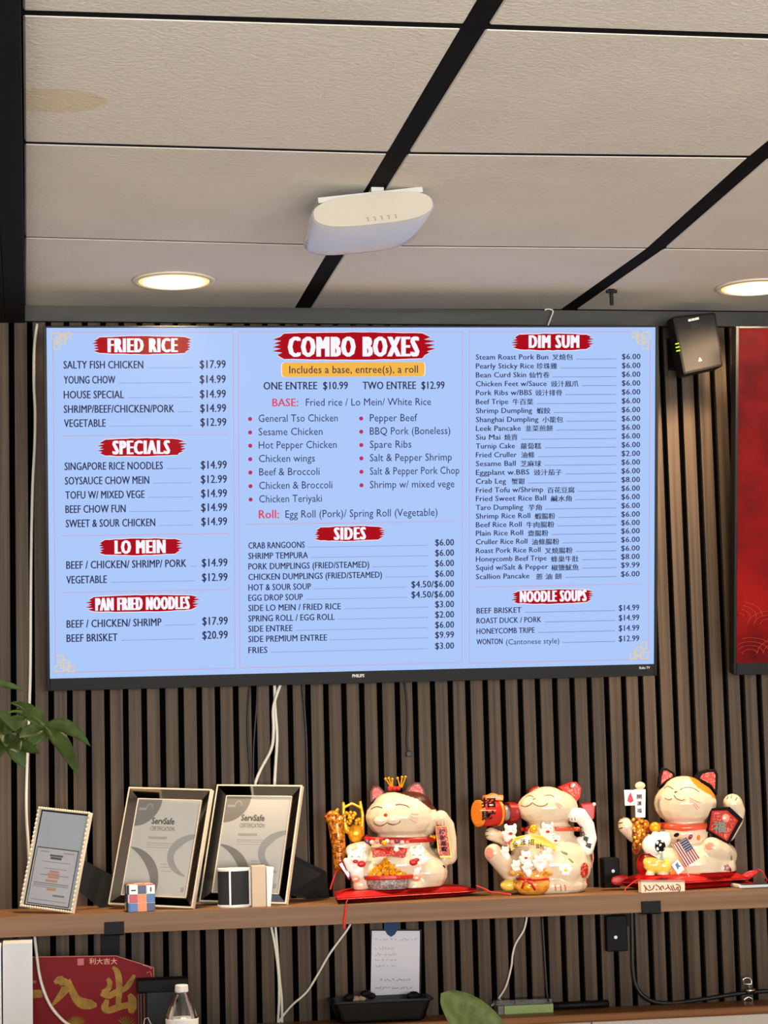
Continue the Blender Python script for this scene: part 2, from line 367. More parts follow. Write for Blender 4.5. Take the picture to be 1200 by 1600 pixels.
def brush(x0, y0, x1, y1, seed):
    rnd = random.Random(seed); m = MB()
    def B(o, w):
        xa, xb, ya, yb = x0 - o, x1 + o, y0 - o, y1 + o; h = yb - ya; pts = []
        for i in range(15):
            t = i / 14; pts.append((xa + h * .55 + (xb - xa - h * 1.1) * t, ya + 1.6 * (1 - math.sin(math.pi * t)) + rnd.uniform(0, .9)))
        n = 5
        for i in range(n):
            yy = ya + h * (.16 + .7 * (i + .15) / n); pts.append((xb - rnd.uniform(0, .22) * h - (h * .1 if i in (0, n - 1) else 0), yy)); pts.append((xb - h * rnd.uniform(.35, .5), yy + h * .09))
        for i in range(15):
            t = 1 - i / 14; pts.append((xa + h * .55 + (xb - xa - h * 1.1) * t, yb - 1.6 * (1 - math.sin(math.pi * t)) - rnd.uniform(0, .9)))
        for i in range(n):
            yy = yb - h * (.16 + .7 * (i + .15) / n); pts.append((xa + rnd.uniform(0, .22) * h + (h * .1 if i in (0, n - 1) else 0), yy)); pts.append((xa + h * rnd.uniform(.35, .5), yy - h * .09))
        # keep the edges parallel to the screen's own lines
        slope = lambda x, y: (sp_(x0, y, w) + UX * ((x - x0) * mpp(sp_(x0, y, w)) * 1.0))
        return [slope(x, y) for x, y in pts[::-1]]
    st = rnd.getstate(); a = B(1.0, W1); rnd.setstate(st); b = B(0, W1 + .0002)
    m.cur = 1; m.poly(a); m.cur = 0; m.poly(b)
    m.build('heading_brush_stroke', [red_e, whi_e], disp)
for s, bx, hx, hb, cap in (('FRIED RICE', (140, 525, 304, 554), (168, 278), 550.5, 21.5), ('SPECIALS', (149, 685, 293, 714), (175.5, 266), 710, 21),
        ('LO MEIN', (149.5, 842, 288, 869), (179, 259), 865.3, 20.5), ('PAN FRIED NOODLES', (132, 931, 313, 958), (148.8, 296.8), 954.3, 19.5),
        ('COMBO BOXES', (419.5, 519, 687, 563), (449.6, 655.4), 557.3, 30.5), ('SIDES', (487.6, 822.5, 605.4, 846.5), (521.5, 572), 843.5, 19),
        ('DIM SUM', (797, 521, 934, 548), (826, 905.3), 543.6, 19.5), ('NOODLE SOUPS', (797, 922, 932.5, 945), (812, 916.8), 941, 17)):
    brush(*bx, seed=len(s) * 7 + int(bx[0])); HD = MB(); mtext(HD, s, hx[0], hb, hx[1], cap, W3, .055); HD.build('heading_lettering', whi_e, disp)
# left column
def rowL(s, x0, yb, x1, d0, d1, pr, px0, px1, cap, dotted=True, bold=.019):
    mtext(TX, s, x0, yb, x1, cap, bold=bold)
    k = mpp(sp_(x0, yb, 0))
    # everything on the row stands on the same baseline of the screen
    p = sp_(x0, yb, W2)
    def yat(x): return pix(p + UX * ((x - x0) * k))[1]
    mleader(d0, yat(d0) - .3, d1, dotted); mtext(TX, pr, px0, yat(px0), px1, cap * 1.03, bold=bold)
for r in (('SALTY FISH CHICKEN', 99.2, 576, 224, 230.7, '$17.99', 312, 352.8), ('YOUNG CHOW', 99.5, 599.5, 180.5, 186, '$14.99', 312, 352.8), ('HOUSE SPECIAL', 99.5, 622.7, 194, 200, '$14.99', 312.3, 353),
          ('SHRIMP/BEEF/CHICKEN/PORK', 99.5, 645.3, 272.5, 278, '$14.99', 312.7, 353.4), ('VEGETABLE', 100, 667.3, 165.3, 171, '$12.99', 313, 353.8),
          ('SINGAPORE RICE NOODLES', 100.8, 734.7, 254.7, 260, '$14.99', 313.6, 354.4), ('SOYSAUCE CHOW MEIN', 101.3, 757.3, 233.3, 239, '$12.99', 313.7, 354.6), ('TOFU W/ MIXED VEGE', 102, 779.6, 226, 231, '$14.99', 314, 354.8),
          ('BEEF CHOW FUN', 102.2, 801.7, 196.5, 202, '$14.99', 314.2, 355), ('SWEET & SOUR CHICKEN', 102.7, 824, 242.7, 248, '$14.99', 314.4, 355),
          ('BEEF / CHICKEN/ SHRIMP/ PORK', 103.5, 889, 291.5, 297, '$14.99', 315.2, 355.5), ('VEGETABLE', 103.5, 912, 167, 173, '$12.99', 315.4, 355.6),
          ('BEEF / CHICKEN/ SHRIMP', 104, 981, 252.5, 258, '$17.99', 316, 356), ('BEEF BRISKET', 104, 1003.2, 184, 190, '$20.99', 316, 356)):
    e = 301.5 if r[2] < 850 else (309.5 if 'PORK' in r[0] else 306)
    rowL(r[0], r[1], r[2], r[3], r[4], e, r[5], r[6], r[7], 11.8, bold=.019)
# middle column
pill = MB(); a, b = 440.5, 666.5; p = sp_(a, 589, W1); k = mpp(p); wd_ = (b - a) * k; hh = 22.5 * k; rr = 5 * k; pts = []
for cx, cy, a0 in ((wd_ - rr, rr, -90), (wd_ - rr, hh - rr, 0), (rr, hh - rr, 90), (rr, rr, 180)):
    for i in range(5):
        t = math.radians(a0 + i * 22.5); pts.append(p + UX * (cx + rr * math.cos(t)) + UP * (cy + rr * math.sin(t)))
pill.poly(pts); c0 = p + UX * wd_ / 2 + UP * hh / 2; halo = MB().poly([c0 + (q - c0) * 1.0 + (q - c0).normalized() * k * 1.2 - TN * .0002 for q in pts])
halo.build('yellow_pill_border', whi_e, disp); pill.build('yellow_pill', yel_e, disp)
mtext(TX, 'Includes a base, entree(s), a roll', 452, 583.3, 653, 11.5, W2, .006)
mtext(TX, 'ONE ENTREE  $10.99', 411.6, 608.7, 543.7, 11.6, bold=.019); mtext(TX, 'TWO ENTREE  $12.99', 566.5, 608.2, 694.7, 11.6, bold=.019)
mtext(RT, 'BASE:', 425.5, 635, 466, 12, bold=.019); mtext(TX, 'Fried rice / Lo Mein/ White Rice', 478, 634.2, 673.5, 11.2)
mtext(RT, 'Roll:', 404.3, 810, 436, 12.8, bold=.019); mtext(TX, 'Egg Roll (Pork)/ Spring Roll (Vegetable)', 446, 809.2, 683.6, 11.6)
for s, yb, x0, x1, bx in (('General Tso Chicken', 659.3, 404, 527.8, 390.7), ('Sesame Chicken', 680.3, 404, 504, 390.8), ('Hot Pepper Chicken', 701, 404.3, 526, 391), ('Chicken wings', 722.1, 404.5, 492, 391), ('Beef & Broccoli', 743, 405, 499.3, 391.2),
        ('Chicken & Broccoli', 764.2, 405, 519.3, 391.4), ('Chicken Teriyaki', 785.2, 405, 503, 391.6), ('Pepper Beef', 658.5, 577.9, 652, 564.3), ('BBQ Pork (Boneless)', 679.2, 577.9, 703.6, 564.4), ('Spare Ribs', 700, 577.9, 642.8, 564.5),
        ('Salt & Pepper Shrimp', 720.8, 577.9, 706, 564.6), ('Salt & Pepper Pork Chop', 741.8, 578, 717.8, 564.7), ('Shrimp w/ mixed vege', 762.8, 578, 710, 564.8)):
    mtext(TX, s, x0, yb, x1, 11.3); c = sp_(bx, yb - 4.6, W1); kk = mpp(c) * 3.3
    MB().poly([c + UX * kk * math.cos(i * math.pi / 5) + UP * kk * math.sin(i * math.pi / 5) for i in range(10)]).build('bullet_dot', bul_e, disp)
for s, yb, x1, pr in (('CRAB RANGOONS', 857.2, 476.2, '$6.00'), ('SHRIMP TEMPURA', 873.6, 481.3, '$6.00'), ('PORK DUMPLINGS (FRIED/STEAMED)', 890, 577, '$6.00'), ('CHICKEN DUMPLINGS (FRIED/STEAMED)', 906.4, 597, '$6.00'),
        ('HOT & SOUR SOUP', 922.8, 486, '$4.50/$6.00'), ('EGG DROP SOUP', 939, 473.3, '$4.50/$6.00'), ('SIDE LO MEIN / FRIED RICE', 955, 532.6, '$3.00'), ('SPRING ROLL / EGG ROLL', 971.3, 523, '$2.00'),
        ('SIDE ENTREE', 987.5, 457.2, '$6.00'), ('SIDE PREMIUM ENTREE', 1003.5, 511, '$9.99'), ('FRIES', 1020.8, 418, '$3.00')):
    rowL(s, 388, yb, x1, x1 + 5, 636 if len(pr) > 5 else 670, pr, 642.5 if len(pr) > 5 else 679.8, 709.5, 9.6, bold=.019)
# right column
for s, xe, cj, c0_, c1_, yb in (('Steam Roast Pork Bun', 513, '叉燒包', 535, 657, 561.9), ('Pearly Sticky Rice', 428, '珍珠雞', 443, 565, 575.9), ('Bean Curd Skin', 383, '仙竹卷', 400, 520, 589.8), ('Chicken Feet w/Sauce', 503, '豉汁鳳爪', 528, 690, 603.7),
        ('Pork Ribs w/BBS', 417, '豉汁排骨', 437, 593, 617.7), ('Beef Tripe', 278, '牛百葉', 303, 425, 631.7), ('Shrimp Dumpling', 418, '蝦餃', 445, 525, 645.7), ('Shanghai Dumpling', 455, '小籠包', 478, 600, 659.6), ('Leek Pancake', 352, '韭菜煎餅', 378, 540, 673.4),
        ('Siu Mai', 232, '燒賣', 255, 333, 687.2), ('Turnip Cake', 317, '蘿蔔糕', 350, 472, 701), ('Fried Cruller', 328, '油條', 353, 433, 714.8), ('Sesame Ball', 322, '芝麻球', 350, 472, 728.5), ('Eggplant w.BBS', 402, '豉汁茄子', 428, 592, 742.3), ('Crab Leg', 265, '蟹鉗', 297, 375, 756.1),
        ('Fried Tofu w/Shrimp', 483, '百花豆腐', 507, 667, 769.8), ('Fried Sweet Rice Ball', 500, '鹹水角', 528, 650, 783.2), ('Taro Dumpling', 365, '芋角', 395, 475, 797), ('Shrimp Rice Roll', 407, '蝦腸粉', 433, 553, 810.6), ('Beef Rice Roll', 357, '牛肉腸粉', 383, 548, 824),
        ('Plain Rice Roll', 365, '齋腸粉', 393, 513, 837.2), ('Cruller Rice Roll', 390, '油條腸粉', 415, 577, 850.7), ('Roast Pork Rice Roll', 468, '叉燒腸粉', 492, 655, 864.4), ('Honeycomb Beef Tripe', 503, '蜂巢牛肚', 528, 692, 877.6), ('Squid w/Salt & Pepper', 512, '椒鹽魷魚', 530, 692, 891), ('Scallion Pancake', 402, '蔥 油 餅', 440, 593, 905)):
    pr = {'Fried Cruller': '$2.00', 'Crab Leg': '$8.00', 'Honeycomb Beef Tripe': '$8.00', 'Squid w/Salt & Pepper': '$9.99'}.get(s, '$6.00')
    e = 720 + c1_ / 3.75
    rowL(s, 743.5, yb, 720 + xe / 3.75, e + 5, 963, pr, 971.5 - (yb - 560) * .004, 1000.8 - (yb - 560) * .004, 8.0, dotted=False, bold=.019)
    mtext(TX, cj, 720 + c0_ / 3.75, yb + .8, e, 9.4, cjk=True, bold=.019)
for s, x1, yb, pr, extra in (('BEEF BRISKET', 355, 958.7, '$14.99', 0), ('ROAST DUCK / PORK', 472, 974.3, '$14.99', 0), ('HONEYCOMB TRIPE', 433, 990.7, '$14.99', 0), ('WONTON', 245, 1007.2, '$12.99', 577)):
    rowL(s, 744.5, yb, 720 + x1 / 3.75, 720 + max(x1, extra) / 3.75 + 5, 961, pr, 966.7, 998.9, 8.6, dotted=False, bold=.019)
    if extra: mtext(TX, '(Cantonese style)', 790.7, yb, 873.8, 8.4)
for o in (TX.build('menu_lettering', ink, disp), RT.build('red_lettering', redt, disp), LD.build('leader_lines', dot_e, disp)): o['kind'] = 'stuff'
for x0, y0, x1 in ((95, 681, 356), (97, 837.3, 357.5), (98, 926, 357), (385, 819.2, 712.5), (741, 917.3, 1002.5)): mline(DV, x0, y0, x1, 1.2)
def frame_px(tl, tr, br, bl):
    P = [sp_(*q, W1) for q in (tl, tr, br, bl)]; k = mpp(P[0]) * .6
    for i in range(4):
        a, b = P[i], P[(i + 1) % 4]; d = (b - a).normalized(); n = TN.cross(d) * k; DV.poly([a - n, b - n, b + n, a + n])
frame_px((82.7, 519), (364, 519), (367.5, 1044), (86.7, 1051)); frame_px((372, 518.4), (722.6, 518.4), (722, 1035), (374.9, 1043.8)); frame_px((733.3, 518), (1016, 518.7), (1013.3, 1030), (733.3, 1036.3))
DV.build('thin_border_lines', line_e, disp)
for cx, cy, sx, sy in ((81, 520, 1, 1), (87, 1050, 1, -1), (1016, 519, -1, 1), (1013, 1029, -1, -1)):
    m = MB(); o = sp_(cx, cy, W2); k = mpp(o)
    def ql(x0, y0, x1, y1):
        a = o + UX * (x0 * k * sx) - UP * (y0 * k * sy); b = o + UX * (x1 * k * sx) - UP * (y1 * k * sy); d = (b - a).normalized() * k * .8; n = TN.cross(d.normalized()) * k * .8
        q = [a - n - d, b - n + d, b + n + d, a + n - d]; m.poly(q)
    for (x, y, w, h) in ((0, 0, 12, 10), (8, 6, 12, 12), (19, 0, 10, 8), (3, 15, 9, 11), (13, 3, 9, 10)):
        ql(x, y, x + w, y); ql(x + w, y, x + w, y + h); ql(x + w, y + h, x, y + h); ql(x, y + h, x, y)
    m.build('corner_knot_ornament', gold_e, disp)
mk = MB(); silver = mat('bezel_silver_print', (200, 200, 205), .3)
p = on_plane(550.5, 1058.3, O1 + TN * .0040, TN); letters(mk, 'PHILIPS', p, UX, UP, 19 * mpp(p), 4.6 * mpp(p), .03); mk.build('maker_lettering', silver, disp)
mk = MB(); p = on_plane(999, 1045.3, O1 + TN * .0040, TN); letters(mk, 'Roku TV', p, UX, UP, 17 * mpp(p), 3.6 * mpp(p), .02); mk.build('small_lettering', silver, disp)
# second display with red picture, running out of the frame on the right
redscr = bpy.data.materials.new('screen_red'); redscr.use_nodes = True; nt = redscr.node_tree; b = nt.nodes['Principled BSDF']
b.inputs['Base Color'].default_value = (.0004, .0003, .0003, 1); b.inputs['Roughness'].default_value = .12; b.inputs['Specular IOR Level'].default_value = .05; b.inputs['Emission Strength'].default_value = 1.0
tc = nt.nodes.new('ShaderNodeTexCoord'); nz = nt.nodes.new('ShaderNodeTexNoise'); nz.inputs['Scale'].default_value = 9; nz.inputs['Detail'].default_value = 6
rp = nt.nodes.new('ShaderNodeValToRGB'); rp.color_ramp.elements[0].position = .34; rp.color_ramp.elements[0].color = rgb((92, 4, 8)); rp.color_ramp.elements[1].position = .72; rp.color_ramp.elements[1].color = rgb((168, 18, 14))
nt.links.new(tc.outputs['Object'], nz.inputs['Vector']); nt.links.new(nz.outputs['Fac'], rp.inputs[0]); nt.links.new(rp.outputs[0], b.inputs['Emission Color'])
q = on_plane(1150.5, 1040.5, O1, TN); O2 = O1 + UX * (q - O1).dot(UX) + UP * (q - O1).dot(UP); O2 = O2 - UP * 0
disp2, LT2 = make_display('red_display', 'second wall display with a dark red wave picture, cut off by the right edge', O2, redscr, False)
wv = MB()
for cx, cy, n in ((.03, .02, 4), (.105, .02, 4), (.0, .10, 4), (.07, .085, 3), (.18, .02, 4), (.15, .1, 3)):
    for i in range(n):
        r = .016 + i * .014
        for k in range(10):
            t0 = math.pi * k / 10; t1 = math.pi * (k + 1) / 10; pts = [(cx + r * math.cos(t0), cy + r * .6 * math.sin(t0)), (cx + r * math.cos(t1), cy + r * .6 * math.sin(t1)), (cx + (r + .0012) * math.cos(t1), cy + (r + .0012) * .6 * math.sin(t1)), (cx + (r + .0012) * math.cos(t0), cy + (r + .0012) * .6 * math.sin(t0))]
            if min(a_[0] for a_ in pts) > .001 and min(a_[1] for a_ in pts) > .001: wv.poly([LT2(a_[0], a_[1], .0006) for a_ in pts][::-1])
wv.build('wave_lines', emit('wave_gold', (190, 70, 40), 1.0), disp2)['kind'] = 'stuff'

# ------------------------------------------------------------------ ceiling lights
def downlight(px, py, label):
    c = at(px, py, Z=HC); t = thing('recessed_downlight', label, 'ceiling light', (c.x, c.y, HC), 'recessed downlights'); z = HC
    MB().lathe((c.x, c.y, z), (0, 0, -1), [(.083, .0005), (.085, .002), (.083, .004), (.074, .005), (.072, .0005)], 40).build('trim_ring', mat('downlight_trim', (226, 214, 196), .4), t, smooth=True)
    MB().lathe((c.x, c.y, z), (0, 0, -1), [(.064, .0006), (.064, .0050), (.05, .0054)], 40).build('diffuser', emit('downlight_glow', (255, 240, 205), 5.0), t)
    MB().lathe((c.x, c.y, z), (0, 0, -1), [(.0715, .0006), (.0715, .0042), (.0645, .0049), (.0642, .0006)], 40).build('diffuser_rim', emit('downlight_warm_rim', (255, 206, 128), 1.5), t)
    l = bpy.data.lights.new('downlight_lamp', 'SPOT'); l.energy = 95; l.color = (1.0, .72, .44); l.spot_size = math.radians(165); l.spot_blend = .8; l.shadow_soft_size = .06
    o = bpy.data.objects.new('downlight_lamp', l); COL.objects.link(o); o.location = (c.x, c.y, HC - .03)
downlight(272, 437.5, 'round glowing recessed downlight above the Fried Rice column')
downlight(1180, 447.5, 'round glowing recessed downlight near the right edge, above the dark wall box')
for x, y in ((.9, 4.24), (2.1, 4.24), (.3, 2.2), (1.5, 2.2), (.3, .2), (1.5, .2)): pass

# ------------------------------------------------------------------ white device hanging under the ceiling
apw = mat('white_device_shell', (206, 204, 206), .3, coat=.3); apf = mat('beige_face_plate', (186, 176, 160), .6)
ap = thing('ceiling_access_point', 'white rounded wireless unit with a beige face, hung under the ceiling grid', 'access point', at(585, 300, Z=HC))
# its front is a lozenge facing the room, its body runs back under the ceiling
A = at(500, 335, Y=3.50); B = at(668, 317, Y=3.492); ux = (B - A).normalized(); vz = V((0, 0, 1)); nb = ux.cross(vz).normalized(); vz = ux.cross(nb); vz = vz if vz.z > 0 else -vz
if nb.y > 0: nb = -nb
back = -nb
def loz(c, hw, hh, n=10, ex=1.0):
    P = []
    for k in range(4 * n):
        t = 2 * math.pi * k / (4 * n); x = math.copysign(abs(math.cos(t)) ** .62, math.cos(t)) * hw; y = math.copysign(abs(math.sin(t)) ** .8, math.sin(t)) * hh
        P.append(c + ux * x + vz * y)
    return P
Cf = at(583, 327, Y=3.495); hw = 97 * mpp(Cf); hh = 25.5 * mpp(Cf)

m = MB(); rings = [loz(Cf + back * d, hw * s, hh * s2) for d, s, s2 in ((0, .975, .95), (.004, 1, 1), (.2, .98, .98), (.212, .95, .93))]
n = len(rings[0]); m.v = [p for r in rings for p in r]
for i in range(3): m.f += [(i * n + k, i * n + (k + 1) % n, (i + 1) * n + (k + 1) % n, (i + 1) * n + k) for k in range(n)]
m.f += [tuple(range(3 * n, 4 * n))]; m.m = [0] * len(m.f); m.build('shell', apw, ap, smooth=True)
MB().prism(loz(Cf, hw * .972, hh * .945), -back * .0015).build('face_plate', apf, ap)
m = MB(); q = Cf - back * .0019 - vz * hh * .62
for i, x in enumerate((-.012, .0, .012, .024, .036)):
    m.obox(q + ux * x + vz * .003, ux * .0022, nb * .0002, vz * .0008).obox(q + ux * (x + .001) - vz * .001, ux * .001, nb * .0002, vz * .0022)
m.build('indicator_icons', mat('indicator_print', (150, 128, 110), .5), ap)
MB().obox(Cf + back * .09 + vz * (hh - .001), ux * hw * .86, back * .085, vz * .005).build('mounting_plate', mat('mount_plate_grey', (196, 192, 186), .5), ap, bevel=.001)
cp_ = at(588, 298, Z=HC)
MB().box(cp_.x - .012, cp_.x + .01, cp_.y - .02, cp_.y + .012, HC - .008, HC + .004).build('grid_clip', mat('grid_clip_plastic', (206, 200, 190), .4), ap, bevel=.0008)

# sprinkler-like hook and wires at the top of the wall
h = at(955, 452, Z=HC); hk = MB().box(h.x - .011, h.x + .012, h.y - .004, h.y + .004, HC - .008, HC - .002); hk.box(h.x - .0035, h.x + .0035, h.y - .0035, h.y + .0035, HC - .034, HC - .008)
hk.box(h.x - .006, h.x + .006, h.y - .006, h.y + .006, HC - .002, HC + .003)
tag(hk.build('ceiling_hook', black_m, org=(h.x, h.y, HC - .034), bevel=.0006), 'small black T-shaped hook clipped to the ceiling grid bar', 'hook')
P = [at(x, y, Y=YW - .02) for x, y in ((851, 484.5), (857, 483), (864, 486), (861, 496), (856, 509))]
tag(MB().tube(spline(P, 4), .0016, 6).build('bent_white_wire', cable_w, org=P[-1]), 'short bent white wire above the top edge of the menu display', 'wire')

# dark box on the wall, right of the menu display
bx = thing('dark_wall_box', 'tilted dark grey wireless box with green lights, high on the wall beside the display', 'router', at(1090, 540, Y=YW))
Yb = 4.40
TL_, TR_, BR_, BL_ = at(1050, 494, Y=Yb), at(1119, 487, Y=Yb), at(1131, 572, Y=Yb), at(1068, 586, Y=Yb)
MB().prism([TL_, TR_, BR_, BL_], (0, .05, 0)).build('case', mat('dark_taupe_plastic', (27, 24, 22), .6, spec=.2), bx, bevel=.006)
gu = (BR_ - BL_).normalized(); gv = (TL_ - BL_).normalized()
for i in range(3):
    c = at(1058 + i * .8, 537 + i * 5.5, Y=Yb - .0005); MB().obox(c, gu * .0042, V((0, .0008, 0)), gv * .0012).build('indicator_light', emit('green_led', (190, 240, 60), 1.6), bx)
c = at(1084, 499, Y=Yb - .0006); m = MB()
for i, (o_, w_) in enumerate(((-.0095, .0034), (-.0018, .0034), (.0072, .0048))): m.obox(c + gu * o_, gu * w_, V((0, .0004, 0)), gv * .0026)
m.build('white_print_mark', mat('white_print', (222, 218, 212), .5), bx); MB().obox(at(1085, 509, Y=Yb - .0005), gu * .011, V((0, .0008, 0)), gv * .005).build('connector_recess', black_m, bx)
c = at(1094, 562, Y=Yb - .0008); MB().prism([c - gu * .004 - gv * .003, c + gu * .004 - gv * .003, c + gv * .005], (0, .0006, 0)).build('triangle_mark', MATS['white_print'], bx)
MB().box(TL_.x + .02, TR_.x - .01, Yb + .05, YW - .0003, BL_.z + .03, TL_.z - .03).build('wall_bracket', black_m, bx)

# ------------------------------------------------------------------ cables
def cable(name, label, pts, r, m, cat='cable', Y=None, n=8, group=None):
    P = [at(x, y, Y=(Y if Y else yy)) for (x, y, yy) in [(p + (YW - .006,))[:3] for p in pts]]
    return tag(MB().tube(spline(P, 5), r, n).build(name, m, org=P[-1], smooth=True), label, cat, group)
yc = YW - .0045
cable('white_cable', 'long white cable hanging down the slats left of the menu display to the shelf', [(58, 506), (53.5, 545), (53, 600), (55, 645), (54, 700), (51, 760), (49, 850), (48, 950), (47.5, 1040), (46, 1100), (43, 1180), (41, 1240), (41.5, 1280), (44, 1320), (46, 1370), (48, 1424)], .0032, cable_w)
cable('white_cable', 'straight white cable from under the display down behind the middle certificate', [(429, 1062), (430, 1107), (433, 1150), (431, 1190), (429, 1230), (428, 1300), (427, 1409)], .0034, cable_w)
cable('white_cable', 'bowed white cable crossing the straight one below the display', [(441, 1062, YW - .012), (427.5, 1103, YW - .012), (427.5, 1140, YW - .012), (424, 1170, yc), (407, 1203, yc), (398, 1228, yc), (393, 1260, yc), (392, 1411, yc)], .0034, cable_w)
for i, (lb, pts) in enumerate((('thin black cable strands hanging left of the white cables under the display', [(391, 1066), (388, 1100), (387, 1140), (389, 1180), (391, 1215), (386, 1300), (386, 1411)]),
        ('rightmost thin black cable of the pair left of the white cables', [(402, 1066), (401, 1100), (398, 1140), (396, 1175), (396, 1215), (397, 1300), (396, 1411)]))):
    cable('black_cable', lb, pts, .002, cable_k)
cable('black_cable', 'black cable hanging in a slat gap right of the white cables', [(472, 1064), (476, 1110), (479, 1160), (480, 1210), (482, 1300), (484, 1380), (485, 1408)], .0026, cable_k)
o = cable('short_black_cable', 'short black cable with a plug end hanging under the display centre', [(632, 1060), (636, 1095), (637, 1130), (636, 1160), (639, 1176)], .0022, cable_k)
c = at(639, 1178, Y=YW - .006); MB().obox(c, (.006, 0, 0), (0, .004, 0), (0, 0, .006)).build('plug', cable_k, o, bevel=.0015)
cable('white_cable', 'white cable looping down in front of the red calligraphy plaque', [(54, 1463, 4.352), (57, 1490, 4.350), (63, 1530, 4.348), (76, 1566, 4.346), (94, 1590, 4.345), (112, 1603, 4.344), (140, 1612, 4.343)], .0031, cable_w)
cable('white_cable', 'left one of the two white cables below the shelf under the small speaker', [(423, 1444), (430, 1480), (435, 1520), (436, 1560), (434, 1603)], .0028, cable_w)
cable('white_cable', 'right one of the two white cables below the shelf under the small speaker', [(430, 1443), (433, 1480), (437, 1530), (440, 1560), (441, 1603)], .0028, cable_w)
cable('white_cable', 'white cable slanting down to the left from below the crowned cat', [(551, 1436, YW - .005), (543, 1452, YW - .005), (516, 1489, YW - .005), (498, 1520, YW - .005), (480, 1549, YW - .005), (458, 1569, YW - .005), (444, 1585, YW - .006), (431, 1604, YW - .008)], .0024, cable_w)
cable('white_cable', 'thin white cable dangling below the cat with the mallet', [(824, 1427), (819, 1452), (806, 1474), (801, 1492), (799, 1510), (791, 1540), (779, 1560), (768, 1572)], .0022, cable_w)
cable('thick_black_cable', 'thick black cable curving along the ledge to the right edge', [(987, 1420, yc), (988, 1470, yc), (989, 1515, yc), (994, 1540, yc), (1006, 1557, YW - .008), (1026, 1566, YW - .008), (1055, 1567, YW - .008), (1100, 1561, YW - .008), (1150, 1553, YW - .008), (1190, 1549, YW - .008), (1215, 1548, YW - .008)], .0046, cable_k)
cable('black_cable', 'black cable running down a slat gap into the black rod', [(847, 1430), (850, 1480), (853, 1530), (855, 1555), (860, 1565), (868, 1569)], .003, cable_k)

# ------------------------------------------------------------------ small things on wall, ledge and counter
def wallbox(label, x0, x1, y0, y1, d, light, cat):
    a = at(x0, y0, Y=YW - d); b = at(x1, y1, Y=YW - d); t = thing('black_outlet_box', label, cat, ((a.x + b.x) / 2, YW, b.z))
    MB().box(a.x, b.x, YW - d, YW - .0003, b.z, a.z).build('case', mat('matt_black_plastic', (15, 15, 16), .6, spec=.15), t, bevel=.003)
    c = at(light[0], light[1], Y=YW - d - .0003); MB().lathe(c, (0, -1, 0), [(.0036, 0), (.0036, .001), (.002, .0016)], 12).build('indicator_light', emit('white_led', (222, 226, 228), 1.0), t); return t
wallbox('black box with a bright dot, fixed to the slats below the shelf', 947, 982, 1431, 1486, .02, (962, 1464.5), 'outlet box')
t = wallbox('black box with a small white light, on the shelf left of the flag cat', 943, 970, 1341, 1392, .035, (958, 1361), 'outlet box')

# note under blue tape
nt_ = thing('handwritten_note', 'white handwritten note taped to the slats below the crowned cat', 'note', at(618, 1506, Y=YW))
c4 = [at(x, y, Y=YW - .0055) for x, y in ((581, 1454.5), (656, 1454.5), (655, 1553.5), (579, 1556))]
b4 = [at(x, y, Y=YW - .0045) for x, y in ((580, 1452), (658.5, 1452.5), (657.5, 1553), (580, 1556))]
MB().prism(b4, (0, .004, 0)).build('backing_board', black_m, nt_); MB().prism(c4, (0, .0008, 0)).build('paper', mat('note_paper', (205, 205, 215), .7), nt_)
m = MB(); rnd = random.Random(3)
for y0, x0, x1, st in ((1468, 586, 652, 5), (1482, 586, 618, 4), (1491.5, 586, 616, 4), (1500.5, 586, 618, 4), (1509.5, 586, 615, 4), (1531, 594, 640, 6), (1544, 586, 642, 6)):
    x = x0
    while x < x1:
        pts = [at(x + k * 1.1, y0 + rnd.uniform(-2.3, 2.0), Y=YW - .0058) for k in range(4)]; m.tube(pts, .00032 if st < 6 else .0005, 4); x += rnd.choice((3.6, 4.2, 6.5))
o = m.build('handwriting', mat('pencil_ink', (100, 98, 112), .8), nt_); o['kind'] = 'stuff'
tp = [at(x, y, Y=YW - .0062) for x, y in ((600, 1441), (624, 1441), (622, 1452), (617, 1460), (611, 1464), (605, 1460), (600, 1451))]
MB().prism(tp, (0, .0005, 0)).build('blue_tape', mat('blue_tape', (16, 54, 92), .5, spec=.15), nt_)

# black food tray
ty = YW - .052; tr = thing('black_tray', 'black plastic food container standing on the ledge under the note', 'tray', at(594, 1590, Y=ty))
a = at(514, 1562, Y=ty); b = at(672, 1556, Y=ty); zt = (a.z + b.z) / 2; cx = (a.x + b.x) / 2; w2 = (b.x - a.x) / 2; dz = zt - ZL
m = MB()
def rr(w, d, z, n=5, r=.012):
    P = []
    for sx, sy, a0 in ((1, -1, -90), (1, 1, 0), (-1, 1, 90), (-1, -1, 180)):
        for k in range(n): t_ = math.radians(a0 + 90 * k / (n - 1)); P.append(V((cx + sx * (w - r) + r * math.cos(t_), ty + sy * (d - r) + r * math.sin(t_), z)))
    return P
R_ = [rr(w2 * .80, .030, ZL + .0003), rr(w2 * .84, .034, ZL + .004), rr(w2 * .95, .042, zt - .006), rr(w2, .047, zt - .004), rr(w2, .047, zt), rr(w2 * .95, .042, zt), rr(w2 * .82, .032, ZL + .004)]
n = len(R_[0]); m.v = [p for r in R_ for p in r]; m.f = [(i * n + k, i * n + (k + 1) % n, (i + 1) * n + (k + 1) % n, (i + 1) * n + k) for i in range(6) for k in range(n)] + [tuple(range(n))[::-1], tuple(range(6 * n, 7 * n))]; m.m = [0] * len(m.f)
m.build('container', mat('glossy_black_tray', (8, 8, 9), .35, spec=.2), tr, smooth=False)
